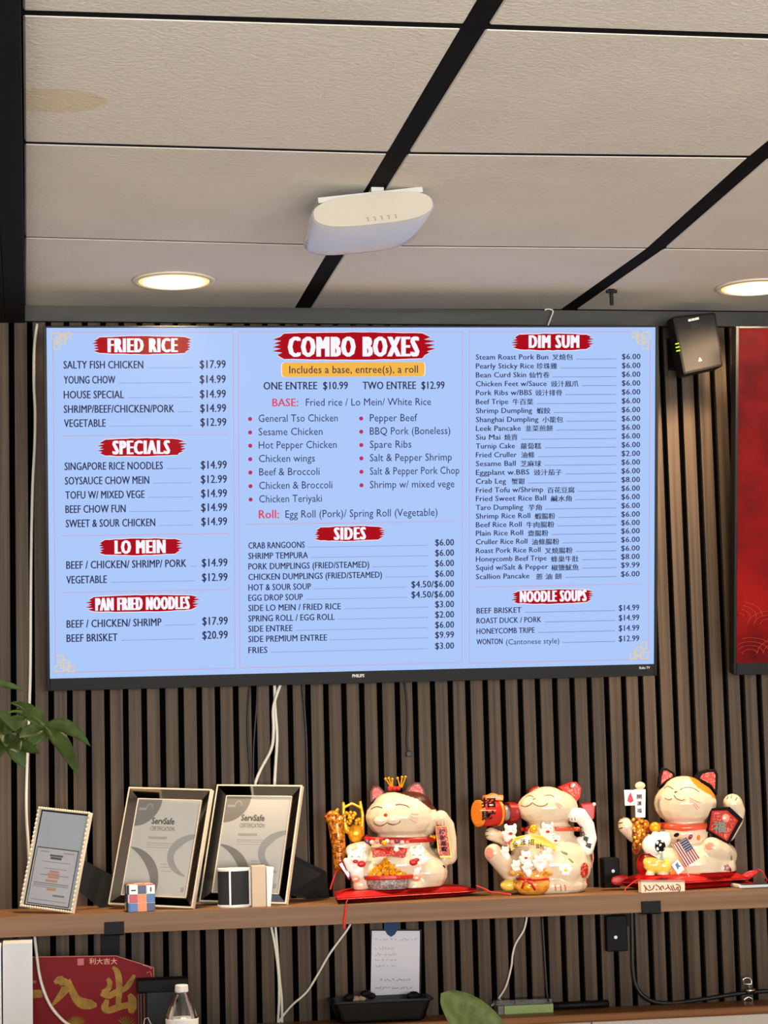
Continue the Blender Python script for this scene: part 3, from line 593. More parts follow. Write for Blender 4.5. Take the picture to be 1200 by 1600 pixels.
for i, (x, y, r, c_) in enumerate(((546, 1559, .012, 'k'), (556, 1561, .010, 't'), (566, 1560, .009, 't'), (572, 1553, .012, 'k'), (580, 1556, .010, 'k'), (646, 1556, .014, 'k'))):
    p = at(x, y, Y=ty); MB().ell(p, r, r * .8, r * .7, nu=8, nv=6).build('odds_and_ends', black_m if c_ == 'k' else mat('tan_scrap', (166, 138, 110), .7), tr)
# green pad in a clear case
gy = YW - .055; g = thing('green_note_block', 'pale green paper block with a clear cover on the ledge', 'note pad', at(820, 1584, Y=gy))
a = at(788, 1572, Y=gy); b = at(865, 1584, Y=gy); MB().box(a.x, b.x, gy, gy + .04, ZL + .0003, a.z).build('paper_block', mat('green_paper', (152, 176, 110), .7), g, bevel=.0006)
c_ = at(777, 1564, Y=gy); m = MB().box(a.x - .013, b.x, gy + .004, gy + .048, a.z + .0005, c_.z); m.build('cover', clear_mat('smoky_clear', (.55, .52, .5), .3), g)
MB().box(a.x - .013, a.x - .001, gy + .002, gy + .045, ZL + .0003, a.z).build('case_end', mat('grey_clear_edge', (110, 104, 98), .3), g)
# black rod and steel clip
a = at(862, 1570.5, Y=YW - .018); b = at(951, 1568, Y=YW - .018); zc = ZL + .0085
tag(MB().lathe((a.x, YW - .018, zc), (1, 0, 0), [(.006, 0), (.0082, .002), (.0082, b.x - a.x - .003), (.0065, b.x - a.x)], 14).build('black_rod', black_m, org=(a.x, YW - .018, ZL), smooth=True), 'short thick black rod lying on the ledge beside the green paper block', 'rod')
kl = thing('steel_cable_clip', 'small steel clip with a ring standing on the ledge at the black cable', 'clip', at(1170, 1566, Y=YW - .02)); st = mat('polished_steel', (200, 198, 192), .25, metal=1.0); yk = YW - .018
ring = [at(x, y, Y=yk) for x, y in ((1161, 1537.5), (1161, 1530), (1165, 1527.5), (1171, 1528), (1174, 1532), (1174, 1538), (1161, 1537.5))]
MB().tube(ring, .0022, 8).build('ring', st, kl, smooth=True); p, q = at(1166, 1548, Y=yk), at(1179, 1547.5, Y=yk); MB().tube([p, q], .0052, 10).build('barrel', st, kl, smooth=True)
MB().tube([at(1169, 1539, Y=yk), at(1171, 1544, Y=yk)], .0022, 6).build('neck', st, kl)
MB().tube([at(x, y, Y=yk) for x, y in ((1164, 1569), (1163, 1561), (1169, 1557.5), (1175, 1560), (1175, 1568))], .0026, 8).build('claw', st, kl, smooth=True)
m = MB(); p = at(1169, 1560, Y=yk); m.box(p.x - .006, p.x + .006, yk - .004, yk + .004, ZL, p.z - .006); m.build('foot', st, kl)

# red plaque with gold calligraphy
yp = 4.36; pl = thing('calligraphy_plaque', 'red plaque with large gold Chinese calligraphy standing on the counter', 'plaque', (at(140, 1600, Y=yp).x, yp, ZC))
P = [at(x, y, Y=yp) for x, y in ((30, 1495.5), (181, 1493.5), (240, 1512), (240.5, 1530.5), (236, 1534))]
q = P[-1].copy(); q.z = ZC; r_ = P[0].copy(); r_.z = ZC
MB().prism(P + [q, r_], (0, .008, 0)).build('board', mat('red_lacquer_board', (122, 6, 18), .55, spec=.15, noise=((30, 30, 30), (108, 5, 15), 4, .3, .7)), pl)
m = MB(); pts = P[:4]
for a, b in zip(pts[:-1], pts[1:]): m.tube([a + V((0, -.0008, 0)), b + V((0, -.0008, 0))], .0008, 6)
m.build('gold_edge', mat('pink_gold_edge', (206, 130, 120), .4), pl)
gold_p = mat('gold_paint', (160, 122, 38), .5, spec=.2, noise=((60, 60, 60), (122, 90, 24), 5, .3, .7))
EX, EZ = V((1, 0, 0)), V((0, 0, 1))
def glyph_px(mb, s, x0, y0, x1, y1, Y, bold=0.0, cjk=True):
    a, b = at(x0, y1, Y=Y), at(x1, y0, Y=Y); letters(mb, s, a, EX, EZ, b.x - a.x, b.z - a.z, bold, cjk)
# brush characters as strokes of varying width
def brushchar(strokes, Y, k=1.0):
    m = MB()
    for pts in strokes:
        P = [at(x, y, Y=Y) for x, y, w in pts]; S_ = spline(P, 5); ws = []
        for i in range(len(pts) - 1): ws += [pts[i][2] + (pts[i + 1][2] - pts[i][2]) * t / 5 for t in range(5)]
        ws.append(pts[-1][2]); L_, R2 = [], []
        for i, p_ in enumerate(S_):
            d = (S_[min(i + 1, len(S_) - 1)] - S_[max(i - 1, 0)]).normalized(); n_ = V((-d.z, 0, d.x)); w = ws[i] * mpp(p_) * k
            L_.append(p_ + n_ * w); R2.append(p_ - n_ * w)
        off = V((0, .0012 + .00013 * len(m.v) ** .5, 0))
        vs = [p_ - V((0, .0004 + .00002 * len(m.f), 0)) for p_ in L_ + R2]; n_ = len(L_); m._add(vs, [(i, i + 1, n_ + i + 1, n_ + i) for i in range(n_ - 1)])
    return m
# crops: x = X/3.53, y = 1420 + Y/3.53
C = lambda X, Y_, w: (X / 3.53, 1420 + Y_ / 3.53, w / 3.53)
brushchar([[C(300, 408, 8), C(325, 392, 20), C(350, 380, 10)], [C(300, 398, 6), C(340, 400, 22), C(366, 420, 26), C(352, 455, 22), C(320, 495, 15), C(285, 535, 5)],
           [C(366, 400, 26), C(392, 440, 18), C(420, 495, 22), C(455, 520, 30), C(500, 528, 26), C(535, 532, 6)]], yp - .0008).build('gold_character', gold_p, pl)
brushchar([[C(622, 320, 6), C(645, 345, 16), C(655, 385, 18), C(658, 440, 17), C(655, 500, 15), C(650, 540, 14)],
           [C(592, 385, 10), C(605, 405, 14), C(598, 440, 14), C(565, 462, 14)], [C(555, 468, 10), C(600, 478, 18), C(650, 455, 16), C(690, 440, 14), C(715, 410, 16), C(742, 365, 8)],
           [C(580, 520, 12), C(575, 545, 18), C(600, 560, 18), C(660, 540, 18), C(710, 530, 16), C(748, 520, 18)], [C(590, 500, 12), C(583, 530, 16), C(576, 555, 14)],
           [C(712, 470, 10), C(728, 500, 22), C(728, 540, 26), C(722, 575, 12)]], yp - .0008).build('gold_character', gold_p, pl)
brushchar([[C(180, 470, 22), C(215, 468, 22), C(235, 466, 20)], [C(190, 395, 12), C(190, 410, 8)]], yp - .0008).build('gold_character', gold_p, pl)
m = MB()
for i, ch in enumerate('利大吉大'): glyph_px(m, ch, 139.5 + i * 11.2, 1497, 149.5 + i * 11.2, 1507, yp - .001, .01)
m.build('small_lettering', mat('pale_red_print', (214, 150, 120), .5), pl); a, b = at(121, 1498, Y=yp), at(131, 1508, Y=yp)
MB().box(a.x, b.x, yp - .0008, yp - .0001, b.z, a.z).build('seal_mark', mat('seal_print', (176, 84, 78), .5), pl)
m = MB(); rnd = random.Random(5)
for cx, n in ((119, 12), (197, 8)):
    for i in range(n):
        t_ = math.pi * (.15 + .7 * i / n); a = at(cx, 1606, Y=yp - .001); m.tube([a, at(cx + 13 * math.cos(t_), 1606 - 16 * math.sin(t_), Y=yp - .001), at(cx + 17 * math.cos(t_), 1604 - 17 * math.sin(t_), Y=yp - .001)], [.001, .0012, .0003], 5)
m.build('gold_blossom', gold_p, pl)
m = MB(); m.tube([at(x, y, Y=yp - .001) for x, y in ((223, 1508), (232, 1510), (237, 1514))], .0008, 4).tube([at(x, y, Y=yp - .001) for x, y in ((229, 1520), (235, 1518), (237, 1526))], .0007, 4); m.build('corner_scroll', MATS['pale_red_print'], pl)

# white carton at the lower left
yb_ = 4.22; a, b = at(4, 1475, Y=yb_), at(50.5, 1472.5, Y=yb_); ct = thing('white_carton', 'tall plain white box at the lower left corner beside the red plaque', 'box', ((a.x + b.x) / 2, yb_ + .05, ZC))
grey_w = mat('white_card', (206, 205, 208), .6)
MB().box(a.x, b.x, yb_, yb_ + .1, ZC, b.z).build('box_body', grey_w, ct, bevel=.001)
c_ = at(-60, 1478, Y=yb_); MB().prism([V((c_.x, yb_ - .01, ZC)), V((a.x - .002, yb_ - .01, ZC)), V((a.x - .003, yb_ - .01, b.z - .004)), V((c_.x, yb_ - .01, b.z - .004))], (0, .1, 0)).build('side_flap', mat('white_card_flap', (224, 226, 234), .6), ct)
# black appliance and clear acrylic block behind the bottle
ya = 4.30; ba = thing('black_appliance', 'black lidded appliance with a grey front behind the water bottle', 'appliance', (at(262, 1600, Y=ya).x, ya + .03, ZC))
a, b = at(214, 1532, Y=ya), at(294, 1549, Y=ya); MB().box(a.x, b.x, ya, ya + .05, b.z, a.z).build('lid', mat('matt_black_plastic', (15, 15, 16), .6, spec=.15), ba, bevel=.003)
c_, d_ = at(229, 1549, Y=ya + .003), at(290, 1549, Y=ya + .003); MB().box(c_.x, d_.x, ya + .003, ya + .048, ZC, c_.z).build('front_case', mat('slate_plastic', (42, 46, 50), .6, spec=.15), ba, bevel=.002)
yq = 4.285; a, b = at(213, 1550, Y=yq), at(228, 1550, Y=yq)
gl = thing('clear_acrylic_stand', 'clear acrylic stand with wires between the plaque and the bottle', 'stand', ((a.x + b.x) / 2, yq, ZC)); MB().box(a.x, b.x, yq - .01, yq + .005, ZC, a.z).build('acrylic_block', clear_mat('clear_acrylic', (.8, .84, .84), .35), gl)
m = MB()
for x in (216, 220, 225): m.tube([V((at(x, 1553, Y=yq).x, yq - .003, a.z - .004)), V((at(x, 1553, Y=yq).x, yq - .003, ZC))], .0008, 5)
m.tube([at(x, y, Y=yq - .012) for x, y in ((224, 1602), (226, 1592), (231, 1590), (236, 1600), (243, 1612))], .001, 5)
m.build('wires', mat('dull_steel', (150, 152, 150), .4, metal=.8), gl)
# water bottle
yw_ = 4.22; c_ = at(284.5, 1600, Y=yw_); k = mpp(c_); zt = at(284, 1538.5, Y=yw_).z; bo = thing('water_bottle', 'clear plastic water bottle with a white cap and white label', 'bottle', (c_.x, yw_, ZC))
def zz(y): return at(284, y, Y=yw_).z - ZC
R1 = 25.5 * k; prof = [(R1 * .8, 0), (R1 * .97, .006), (R1, .02), (R1, zz(1600)), (R1, zz(1589)), (R1 * .97, zz(1584)), (R1 * .82, zz(1573)), (R1 * .58, zz(1561)), (R1 * .40, zz(1553)), (R1 * .36, zz(1549))]
MB().lathe((c_.x, yw_, ZC), (0, 0, 1), prof, 28).build('bottle_body', clear_mat('bottle_plastic', (.86, .88, .88), .45), bo, smooth=True)
MB().lathe((c_.x, yw_, ZC), (0, 0, 1), [(R1 * .41, zz(1549.5)), (R1 * .42, zz(1548)), (R1 * .40, zz(1540)), (R1 * .36, zz(1538.5))], 24).build('cap', mat('cap_white', (216, 210, 208), .4), bo)
MB().lathe((c_.x, yw_, ZC), (0, 0, 1), [(R1 * 1.006, .035), (R1 * 1.012, .036), (R1 * 1.012, zz(1591.5)), (R1 * 1.006, zz(1590.5))], 28).build('label_band', mat('bottle_label', (222, 222, 224), .5), bo, smooth=True)

# ------------------------------------------------------------------ plants
leafm = mat('money_tree_leaf', (66, 82, 36), .6, noise=((60, 60, 60), (42, 58, 20), 4, .3, .7), spec=.2)
def leaf(a, b, w, sag=0.0, up=None, twist=0.0, fold=.25, tipw=1.0, n=12, full=.8):
    m = MB(); a, b = V(a), V(b); d = b - a; Lg = d.length; dn = d.normalized(); view = (a + b) / 2 - CAM
    up = V(up) if up is not None else (V((0, 0, 1)) * .55 - view.normalized() * .83); s = dn.cross(up).normalized(); un = s.cross(dn).normalized()
    s = (Matrix.Rotation(twist, 3, dn) @ s); un = (Matrix.Rotation(twist, 3, dn) @ un); vs = []; th = .0004
    for i in range(n + 1):
        t = i / n; ww = w * (max(0, math.sin(math.pi * t ** .82)) ** full) * .5 + .0004; c = a + d * t + V((0, 0, 1)) * sag * 4 * t * (1 - t)
        for q in (-1, -.5, 0, .5, 1): vs.append(c + s * (q * ww) + un * (abs(q) * ww * fold))
    top = len(vs); vs += [v - un * th for v in vs]; fs = []
    for i in range(n):
        for q in range(4):
            k0 = i * 5 + q; fs.append((k0, k0 + 1, k0 + 6, k0 + 5)); fs.append((top + k0, top + k0 + 5, top + k0 + 6, top + k0 + 1))
        for q, r in ((0, 0), (4, 4)):
            k0 = i * 5 + q; fs.append((k0, k0 + 5, top + k0 + 5, top + k0))
    m._add(vs, fs); return m
yt = 3.45; px0 = at(-75, 1200, Y=yt); tree = thing('potted_money_tree', 'green money tree reaching in from the left edge with drooping leaves', 'plant', (px0.x, yt, 0))
MB().lathe((px0.x, yt, 0), (0, 0, 1), [(.11, 0), (.15, .28), (.16, .30), (.16, .32), (.14, .32), (.135, .29)], 28).build('pot', mat('white_pot', (214, 210, 204), .4), tree, smooth=True)
MB().lathe((px0.x, yt, .28), (0, 0, 1), [(.134, 0), (.13, .012), (.05, .018)], 20).build('soil', mat('soil', (60, 44, 32), .95), tree)
MB().tube(spline([V((px0.x, yt, .28)), V((px0.x + .01, yt + .01, .6)), V((px0.x - .008, yt, .9)), at(-60, 1215, Y=yt)], 5), [.022] * 5 + [.018] * 5 + [.012] * 5 + [.008], 10).build('trunk', mat('trunk_bark', (120, 98, 70), .8), tree, smooth=True)
hub1, hub2 = at(69, 1133, Y=yt), at(10, 1146, Y=yt); gs = mat('green_stem', (84, 98, 44), .8, spec=.1)
MB().tube(spline([at(-60, 1215, Y=yt), at(-30, 1165, Y=yt + .02), at(0, 1120, Y=yt + .02), at(35, 1112, Y=yt + .01), hub1], 5), .0022, 7).build('leaf_stalk', gs, tree, smooth=True)
MB().tube(spline([at(-60, 1215, Y=yt), at(-25, 1180, Y=yt - .02), hub2], 5), .0022, 7).build('leaf_stalk', gs, tree, smooth=True)
kk = mpp(hub1)
def pleaf(x0, y0, x1, y1, w, sag, dy=0.0, tw=0.0): leaf(at(x0, y0, Y=yt), at(x1, y1, Y=yt + dy), w * 1.3 * kk, sag * kk, twist=tw).build('leaf', leafm, tree, smooth=True)
for q in ((69, 1133, 141.5, 1166, 17, 13, -.02, .3), (70, 1134, 123, 1213, 21, 10, -.05, -.2), (68, 1134, 44, 1166, 26, 3, -.02, -.3), (70, 1135, 88, 1164, 14, -2, .04, 0),
          (69, 1132, 15, 1098, 15, 8, .03, .2), (10, 1146, 62, 1177, 17, -4, -.04, 0), (10, 1146, 39, 1200, 20, 0, .01, .3), (9, 1146, -30, 1165, 18, 3, -.03, 0),
          (10, 1146, -18, 1120, 14, 2, .03, 0), (40, 1152, -12, 1106, 18, 0, -.06, .1), (8, 1147, -10, 1185, 18, 2, 0, .2), (-40, 1062, 41, 1079, 9, 3, .02, .5), (60, 1128, 20, 1110, 14, 4, .06, 0), (66, 1135, 55, 1168, 18, 0, .05, .3), (10, 1146, 30, 1176, 22, 0, -.07, .1), (12, 1144, 44, 1122, 16, 4, .0, -.3), (40, 1120, 5, 1148, 20, 2, -.03, .1), (66, 1134, 36, 1110, 22, 5, .01, .1), (5, 1150, -15, 1200, 22, 2, -.05, .1), (68, 1136, 30, 1152, 20, 0, -.04, 0)): pleaf(*q)
lm2 = mat('broad_leaf', (78, 86, 42), .6, spec=.2, noise=((90, 90, 90), (54, 64, 28), 4, .3, .7)); yl = 2.62
pc = at(820, 1600, Y=yl); br = thing('broad_leaved_plant', 'single broad green leaf of a potted plant rising at the bottom edge', 'plant', (pc.x + .02, yl, 1.04)); k = mpp(pc)
MB().lathe((pc.x + .02, yl, 1.0405), (0, 0, 1), [(.03, 0), (.038, .05), (.04, .06), (.035, .06), (.033, .052)], 24).build('pot', mat('white_pot', (214, 210, 204), .4), br, smooth=True)
MB().lathe((pc.x + .02, yl, 1.088), (0, 0, 1), [(.033, 0), (.031, .004), (.01, .007)], 16).build('soil', MATS['soil'], br)
MB().tube(spline([V((pc.x + .02, yl, 1.09)), V((pc.x + .022, yl, 1.12)), at(806, 1690, Y=yl), at(795, 1662, Y=yl)], 4), .002, 7).build('stem', gs, br)
leaf(at(799, 1672, Y=yl), at(689, 1552, Y=yl - .01), 78 * k, 8 * k, fold=.12, full=.55, n=18).build('leaf', lm2, br, smooth=True)
for dx, dy_ in ((.05, .02), (-.045, -.02), (.02, -.05)): leaf(V((pc.x + .022, yl, 1.11)), V((pc.x + .022 + dx, yl + dy_, 1.135)), .03, .01).build('leaf', lm2, br, smooth=True)

# ------------------------------------------------------------------ framed certificates
silver_m = mat('bright_metal_edge', (244, 230, 206), .35, metal=.35); mirror_m = mat('mirror_bevel', (128, 120, 112), .05, metal=1.0); felt2 = mat('black_velvet', (8, 8, 9), .95)
def picture(label, X, Y, W, H, a, l, r, kind, easel_px):
    u0 = V((math.cos(a), -math.sin(a), 0)); n0 = V((-math.sin(a), -math.cos(a), 0)); v0 = EZ * math.cos(l) - n0 * math.sin(l)
    U = u0 * math.cos(r) + v0 * math.sin(r); W_ = -u0 * math.sin(r) + v0 * math.cos(r); N_ = U.cross(W_).normalized(); BR = V((X, Y, ZS)); BL_ = BR - U * W
    if BL_.z < ZS: BL_ = BL_ + EZ * (ZS - BL_.z)
    BL_ = BL_ + EZ * .001
    def P(u, v, w=0): return BL_ + U * u + W_ * v + N_ * w
    t = thing('certificate_frame', label, 'picture frame', BR)
    def bar(m, p, q, h): # box from p to q corners in u,v with depth
        c = P((p[0] + q[0]) / 2, (p[1] + q[1]) / 2, (h[0] + h[1]) / 2); m.obox(c, U * (abs(q[0] - p[0]) / 2), W_ * (abs(q[1] - p[1]) / 2), N_ * ((h[1] - h[0]) / 2))
    bb = MB(); bar(bb, (.001, .001), (W - .001, H - .001), (-.0085, -.0065)); bb.build('backing', felt2, t)
    e = .0034; 
    for p, q in (((0, 0), (W, e)), ((0, H - e), (W, H)), ((0, e), (e, H - e)), ((W - e, e), (W, H - e))):
        m = MB()
        if kind == 'A':     # beaded edge
            bar(m, p, q, (-.008, .002)); n = 22
            for i in range(n): m.ell(P(p[0] + (q[0] - p[0]) * (i + .5) / n if q[0] - p[0] > q[1] - p[1] else (p[0] + q[0]) / 2, p[1] + (q[1] - p[1]) * (i + .5) / n if q[0] - p[0] <= q[1] - p[1] else (p[1] + q[1]) / 2, .002), .0028, nu=8, nv=6)
        else: bar(m, p, q, (-.008, .0045))
        m.build('edge_strip', silver_m, t)
    b = .0225 if kind != 'A' else .007; hi, lo = .005, -.004
    O_ = [(e, e), (W - e, e), (W - e, H - e), (e, H - e)]; I_ = [(b, b), (W - b, b), (W - b, H - b), (b, H - b)]
    if kind != 'A':
        for i in range(4):
            j = (i + 1) % 4; m = MB().poly([P(*O_[i], hi), P(*O_[j], hi), P(*I_[j], lo), P(*I_[i], lo)]); m.poly([P(*O_[j], lo - .002), P(*O_[i], lo - .002), P(*I_[i], lo - .002), P(*I_[j], lo - .002)]); m.build('mirror_strip', mirror_m, t)
        for i in range(4):
            j = (i + 1) % 4; MB().tube([P(*I_[i], lo + .001), P(*I_[j], lo + .001)], .0013, 6).build('inner_edge', silver_m, t)
    pw, ph = W - 2 * b, H - 2 * b
    def Q(x, y, w=0): return P(b + x * pw, b + y * ph, lo - .002 + w)      # 0..1 over the paper
    paper = MB(); bar(paper, (b, b), (W - b, H - b), (lo - .004, lo - .002))
    if kind == 'A':
        paper.build('paper', mat('grey_white_paper', (186, 190, 196), .7), t)
        MB().poly([Q(.03, .01, .0004), Q(.93, .01, .0004), Q(.93, .62, .0004), Q(.03, .62, .0004)]).build('license_border', mat('dark_print', (50, 50, 54), .6), t)
        MB().poly([Q(.045, .02, .0007), Q(.915, .02, .0007), Q(.915, .61, .0007), Q(.045, .61, .0007)]).build('license_sheet', mat('license_paper', (206, 202, 204), .7), t)
        g = MB()
        for y, x0, x1, h in ((.575, .12, .3, .004), (.575, .62, .85, .004), (.47, .2, .8, .003), (.40, .25, .75, .003), (.33, .2, .82, .004), (.24, .1, .85, .005), (.22, .1, .85, .004), (.2, .1, .6, .003), (.12, .55, .8, .01), (.06, .1, .86, .003)):
            g.poly([Q(x0, y - h, .001), Q(x1, y - h, .001), Q(x1, y + h, .001), Q(x0, y + h, .001)])
        g.build('fine_print', mat('grey_print', (140, 138, 142), .7), t)
        g = MB(); g.poly([Q(.36, .50, .001), Q(.6, .50, .001), Q(.6, .525, .001), Q(.36, .525, .001)]); g.poly([Q(.34, .53, .001), Q(.62, .53, .001), Q(.62, .55, .001), Q(.34, .55, .001)]); g.build('title_print', mat('dark_grey_print', (96, 94, 98), .7), t)
        g = MB()
        for y, x0, x1 in ((.37, .4, .6), (.34, .36, .62), (.31, .38, .62), (.27, .34, .6), (.18, .4, .6)): g.poly([Q(x0, y - .012, .0012), Q(x1, y - .012, .0012), Q(x1, y + .012, .0012), Q(x0, y + .012, .0012)])
        g.build('orange_seal_print', mat('orange_print', (206, 150, 128), .7), t)
    else:
        paper.build('certificate_paper', mat('certificate_paper', (220, 210, 196), .6), t)
        gr = mat('certificate_grey', (146, 138, 128), .6); gd = mat('certificate_dark_grey', (104, 98, 90), .6)
        # round seal corner
        m = MB(); R0 = .38; pts = [Q(0, 1, .0005)] + [Q(min(R0 * math.cos(t_), 1), 1 - R0 * pw / ph * 1.05 * math.sin(t_) * 1.0, .0005) for t_ in [math.pi / 2 * k / 14 for k in range(15)]][::-1]
        m.poly(pts); m.build('corner_disc', gr, t)
        m = MB()
        for k in range(12):
            t0, t1 = math.pi * (.0 + k / 12 * 1.1), math.pi * ((k + 1) / 12 * 1.1); c0, r0_, r1_ = (.2, .9), .045, .058
            m.poly([Q(c0[0] + r0_ * math.cos(t0), c0[1] + r0_ * math.sin(t0), .0008), Q(c0[0] + r1_ * math.cos(t0), c0[1] + r1_ * math.sin(t0), .0008), Q(c0[0] + r1_ * math.cos(t1), c0[1] + r1_ * math.sin(t1), .0008), Q(c0[0] + r0_ * math.cos(t1), c0[1] + r0_ * math.sin(t1), .0008)])
        m.poly([Q(.03, .885, .0008), Q(.14, .885, .0008), Q(.14, .91, .0008), Q(.03, .91, .0008)]); m.build('seal_print', mat('pale_print', (178, 172, 164), .6), t)
        def swoosh(c, rx, ry, a0, a1, w0, mm):
            m = MB(); n = 26
            for k in range(n):
                ta, tb = a0 + (a1 - a0) * k / n, a0 + (a1 - a0) * (k + 1) / n; wa = w0 * math.sin(math.pi * (.12 + .85 * k / n)); wb = w0 * math.sin(math.pi * (.12 + .85 * (k + 1) / n))
                q4 = [(c[0] + (rx - wa) * math.cos(ta), c[1] + (ry - wa) * math.sin(ta)), (c[0] + rx * math.cos(ta), c[1] + ry * math.sin(ta)), (c[0] + rx * math.cos(tb), c[1] + ry * math.sin(tb)), (c[0] + (rx - wb) * math.cos(tb), c[1] + (ry - wb) * math.sin(tb))]
                if all(0 <= x <= 1 and 0 <= y <= 1 for x, y in q4): m.poly([Q(x, y, .0006) for x, y in q4])
            m.build('grey_swoosh', mm, t)
        swoosh((-.02, .13), .55, .37, -.6, math.pi / 2 - .06, .13, gr); swoosh((.99, .43), .39, .22, math.pi * .5, math.pi * 1.45, .11, mat('certificate_light_grey', (176, 170, 162), .6))
        m = MB(); letters(m, 'ServSafe', Q(.27, .745, .001), U, W_, pw * .36, ph * .062, .03); m.build('heading_print', gd, t)
        m = MB(); letters(m, 'CERTIFICATION', Q(.265, .675, .001), U, W_, pw * .38, ph * .042, .01); m.build('subheading_print', gr, t)
        m = MB()
        for y, x0, x1, h in ((.60, .26, .55, .013), (.545, .25, .66, .004), (.525, .25, .82, .003), (.50, .25, .8, .003), (.33, .52, .62, .004), (.3, .52, .7, .003), (.26, .55, .72, .003), (.08, .9, .95, .025), (.08, .08, .2, .03)):
            m.poly([Q(x0, y - h, .001), Q(x1, y - h, .001), Q(x1, y + h, .001), Q(x0, y + h, .001)])
        m.build('fine_print', mat('faint_print', (186, 178, 166), .6), t)
    MB().poly([Q(0, 0, .0022), Q(1, 0, .0022), Q(1, 1, .0022), Q(0, 1, .0022)]).build('glass', clear_mat('frame_glass', (1, 1, 1), .18), t)
    # velvet easel wing behind
    pts = []
    for (x, y, ff) in easel_px: q = at(x, y, Y=ff); q.z = max(q.z, ZS + .0004); q.y = min(q.y, YW - .004); pts.append(q)
    MB().prism(pts, (0, .0025, 0)).build('easel_wing', felt2, t)
picture('small beaded silver frame with a business licence, leftmost on the shelf', .0786, 4.31, .1265, .201, .6, .1975, -.101, 'A', [(133, 1345, 4.40), (196, 1378, 4.49), (200, 1424, 4.49), (156, 1420, 4.44), (122, 1392, 4.39)])
picture('mirror-edged frame with a certificate, behind the puzzle cube', .3181, 4.31, .1887, .2474, .5, .33, -.044, 'B', [(320, 1345, 4.44), (343, 1355, 4.50), (345, 1405, 4.50), (330, 1417, 4.49), (305, 1400, 4.40)])
picture('mirror-edged frame with a certificate, behind the small drum device', .509, 4.33, .1898, .2545, .45, .3836, -.0293, 'C', [(462, 1338, 4.46), (510, 1362, 4.475), (515, 1406, 4.48), (478, 1408, 4.475), (450, 1398, 4.445)])

# ------------------------------------------------------------------ puzzle cube, drum device, phone
yc_ = 4.289; c_ = at(220, 1401, Y=yc_); s_ = 20.5 * mpp(c_); th_ = .1; cu = V((math.cos(th_), math.sin(th_) * 1.0, 0)); cv = V((-math.sin(th_), math.cos(th_), 0)); cc = V((c_.x, yc_ + s_, ZS + s_ + .0003))
qb = thing('puzzle_cube', 'small multi-coloured puzzle cube in front of the middle frames', 'puzzle cube', (cc.x, cc.y, ZS))
MB().obox(cc, cu * s_, cv * s_, EZ * s_).build('core', mat('cube_core', (200, 196, 190), .4), qb, bevel=.002)
cw, cn_, cr_, co_, cbl = (mat('cube_white', (232, 228, 224), .4), mat('cube_navy', (34, 32, 88), .4), mat('cube_red', (176, 34, 50), .4), mat('cube_orange', (240, 116, 28), .4), mat('cube_blue', (34, 92, 156), .4))
g = s_ * 2 / 3
for r_, row in enumerate(((cw, cn_, cw), (cr_, co_, cbl), (cbl, co_, cn_))):
    for k_, mm in enumerate(row): MB().obox(cc - cv * (s_ + .0004) + cu * (g * (k_ - 1)) + EZ * (g * (1 - r_)), cu * g * .47, cv * .0008, EZ * g * .47).build('face_tile', mm, qb, bevel=.0006)
for r_ in range(3):
    for k_ in range(3):
        MB().obox(cc - cu * (s_ + .0004) + cv * (g * (k_ - 1)) + EZ * (g * (1 - r_)), cv * g * .47, cu * .0008, EZ * g * .47).build('face_tile', (cn_, cw, cbl)[(r_ + k_) % 3], qb)
        MB().obox(cc + EZ * (s_ + .0004) + cv * (g * (k_ - 1)) + cu * (g * (1 - r_)), cv * g * .47, EZ * .0008, cu * g * .47).build('face_tile', (cr_, cw, co_)[(r_ * 2 + k_) % 3], qb)
m = MB().obox(cc - cv * (s_ + .0016) - cu * g + EZ * (g * .95), cu * g * .28, cv * .0003, EZ * g * .07).obox(cc - cv * (s_ + .0016) + cu * g + EZ * (g * 1.0), cu * g * .07, cv * .0003, EZ * g * .25)
m.build('black_print', black_m, qb)
yd = 4.33; c_ = at(366, 1400, Y=yd); k = mpp(c_); rd = 26.5 * k; hd = 60 * k; dd = thing('drum_device', 'small black drum-shaped device with white rings in front of the right certificate', 'speaker', (c_.x, yd, ZS))
MB().lathe((c_.x, yd, ZS), (0, 0, 1), [(rd * .955, .004), (rd * .955, hd - .003)], 32, .8).build('mesh_drum', mat('black_mesh_cloth', (34, 35, 36), .8), dd, smooth=False)
for z_ in (0, hd - .0055): MB().lathe((c_.x, yd, ZS + z_ + .0002), (0, 0, 1), [(rd * .97, 0), (rd, .001), (rd, .0045), (rd * .97, .0055)], 32, .8).build('white_ring', white_m, dd)
for x_ in (357.5, 389.5):
    p_ = at(x_, 1390, Y=yd); dx = p_.x - c_.x; dyy = -math.sqrt(max(0, 1 - (dx / rd) ** 2)) * rd * .86; MB().box(p_.x - .0018, p_.x + .0018, yd + dyy - .0015, yd + dyy + .003, ZS + .003, ZS + hd - .003).build('post', white_m, dd)
a, b = at(393, 1353, Y=4.30), at(415, 1354, Y=4.30); cd_ = thing('card_block', 'beige block with a translucent white card beside the drum device', 'card holder', ((a.x + b.x) / 2, 4.312, ZS))
MB().box(a.x, b.x, 4.30, 4.325, ZS + .0002, a.z).build('beige_block', mat('beige_card', (206, 178, 150), .6), cd_, bevel=.001)
p_, q_ = at(416, 1354, Y=4.302), at(428, 1355, Y=4.302); MB().prism([V((p_.x, 4.302, ZS + .0002)), V((at(423, 1410, Y=4.302).x, 4.302, ZS + .0002)), q_, p_], (0, .02, 0)).build('white_card', mat('frosted_white', (232, 226, 216), .4), cd_, bevel=.0008)
a, b = at(1155, 1379, Y=4.31), at(1225, 1379, Y=4.31); ph_ = thing('white_phone', 'white-edged black phone lying at the right end of the shelf', 'phone', (a.x + .05, 4.312, ZS))
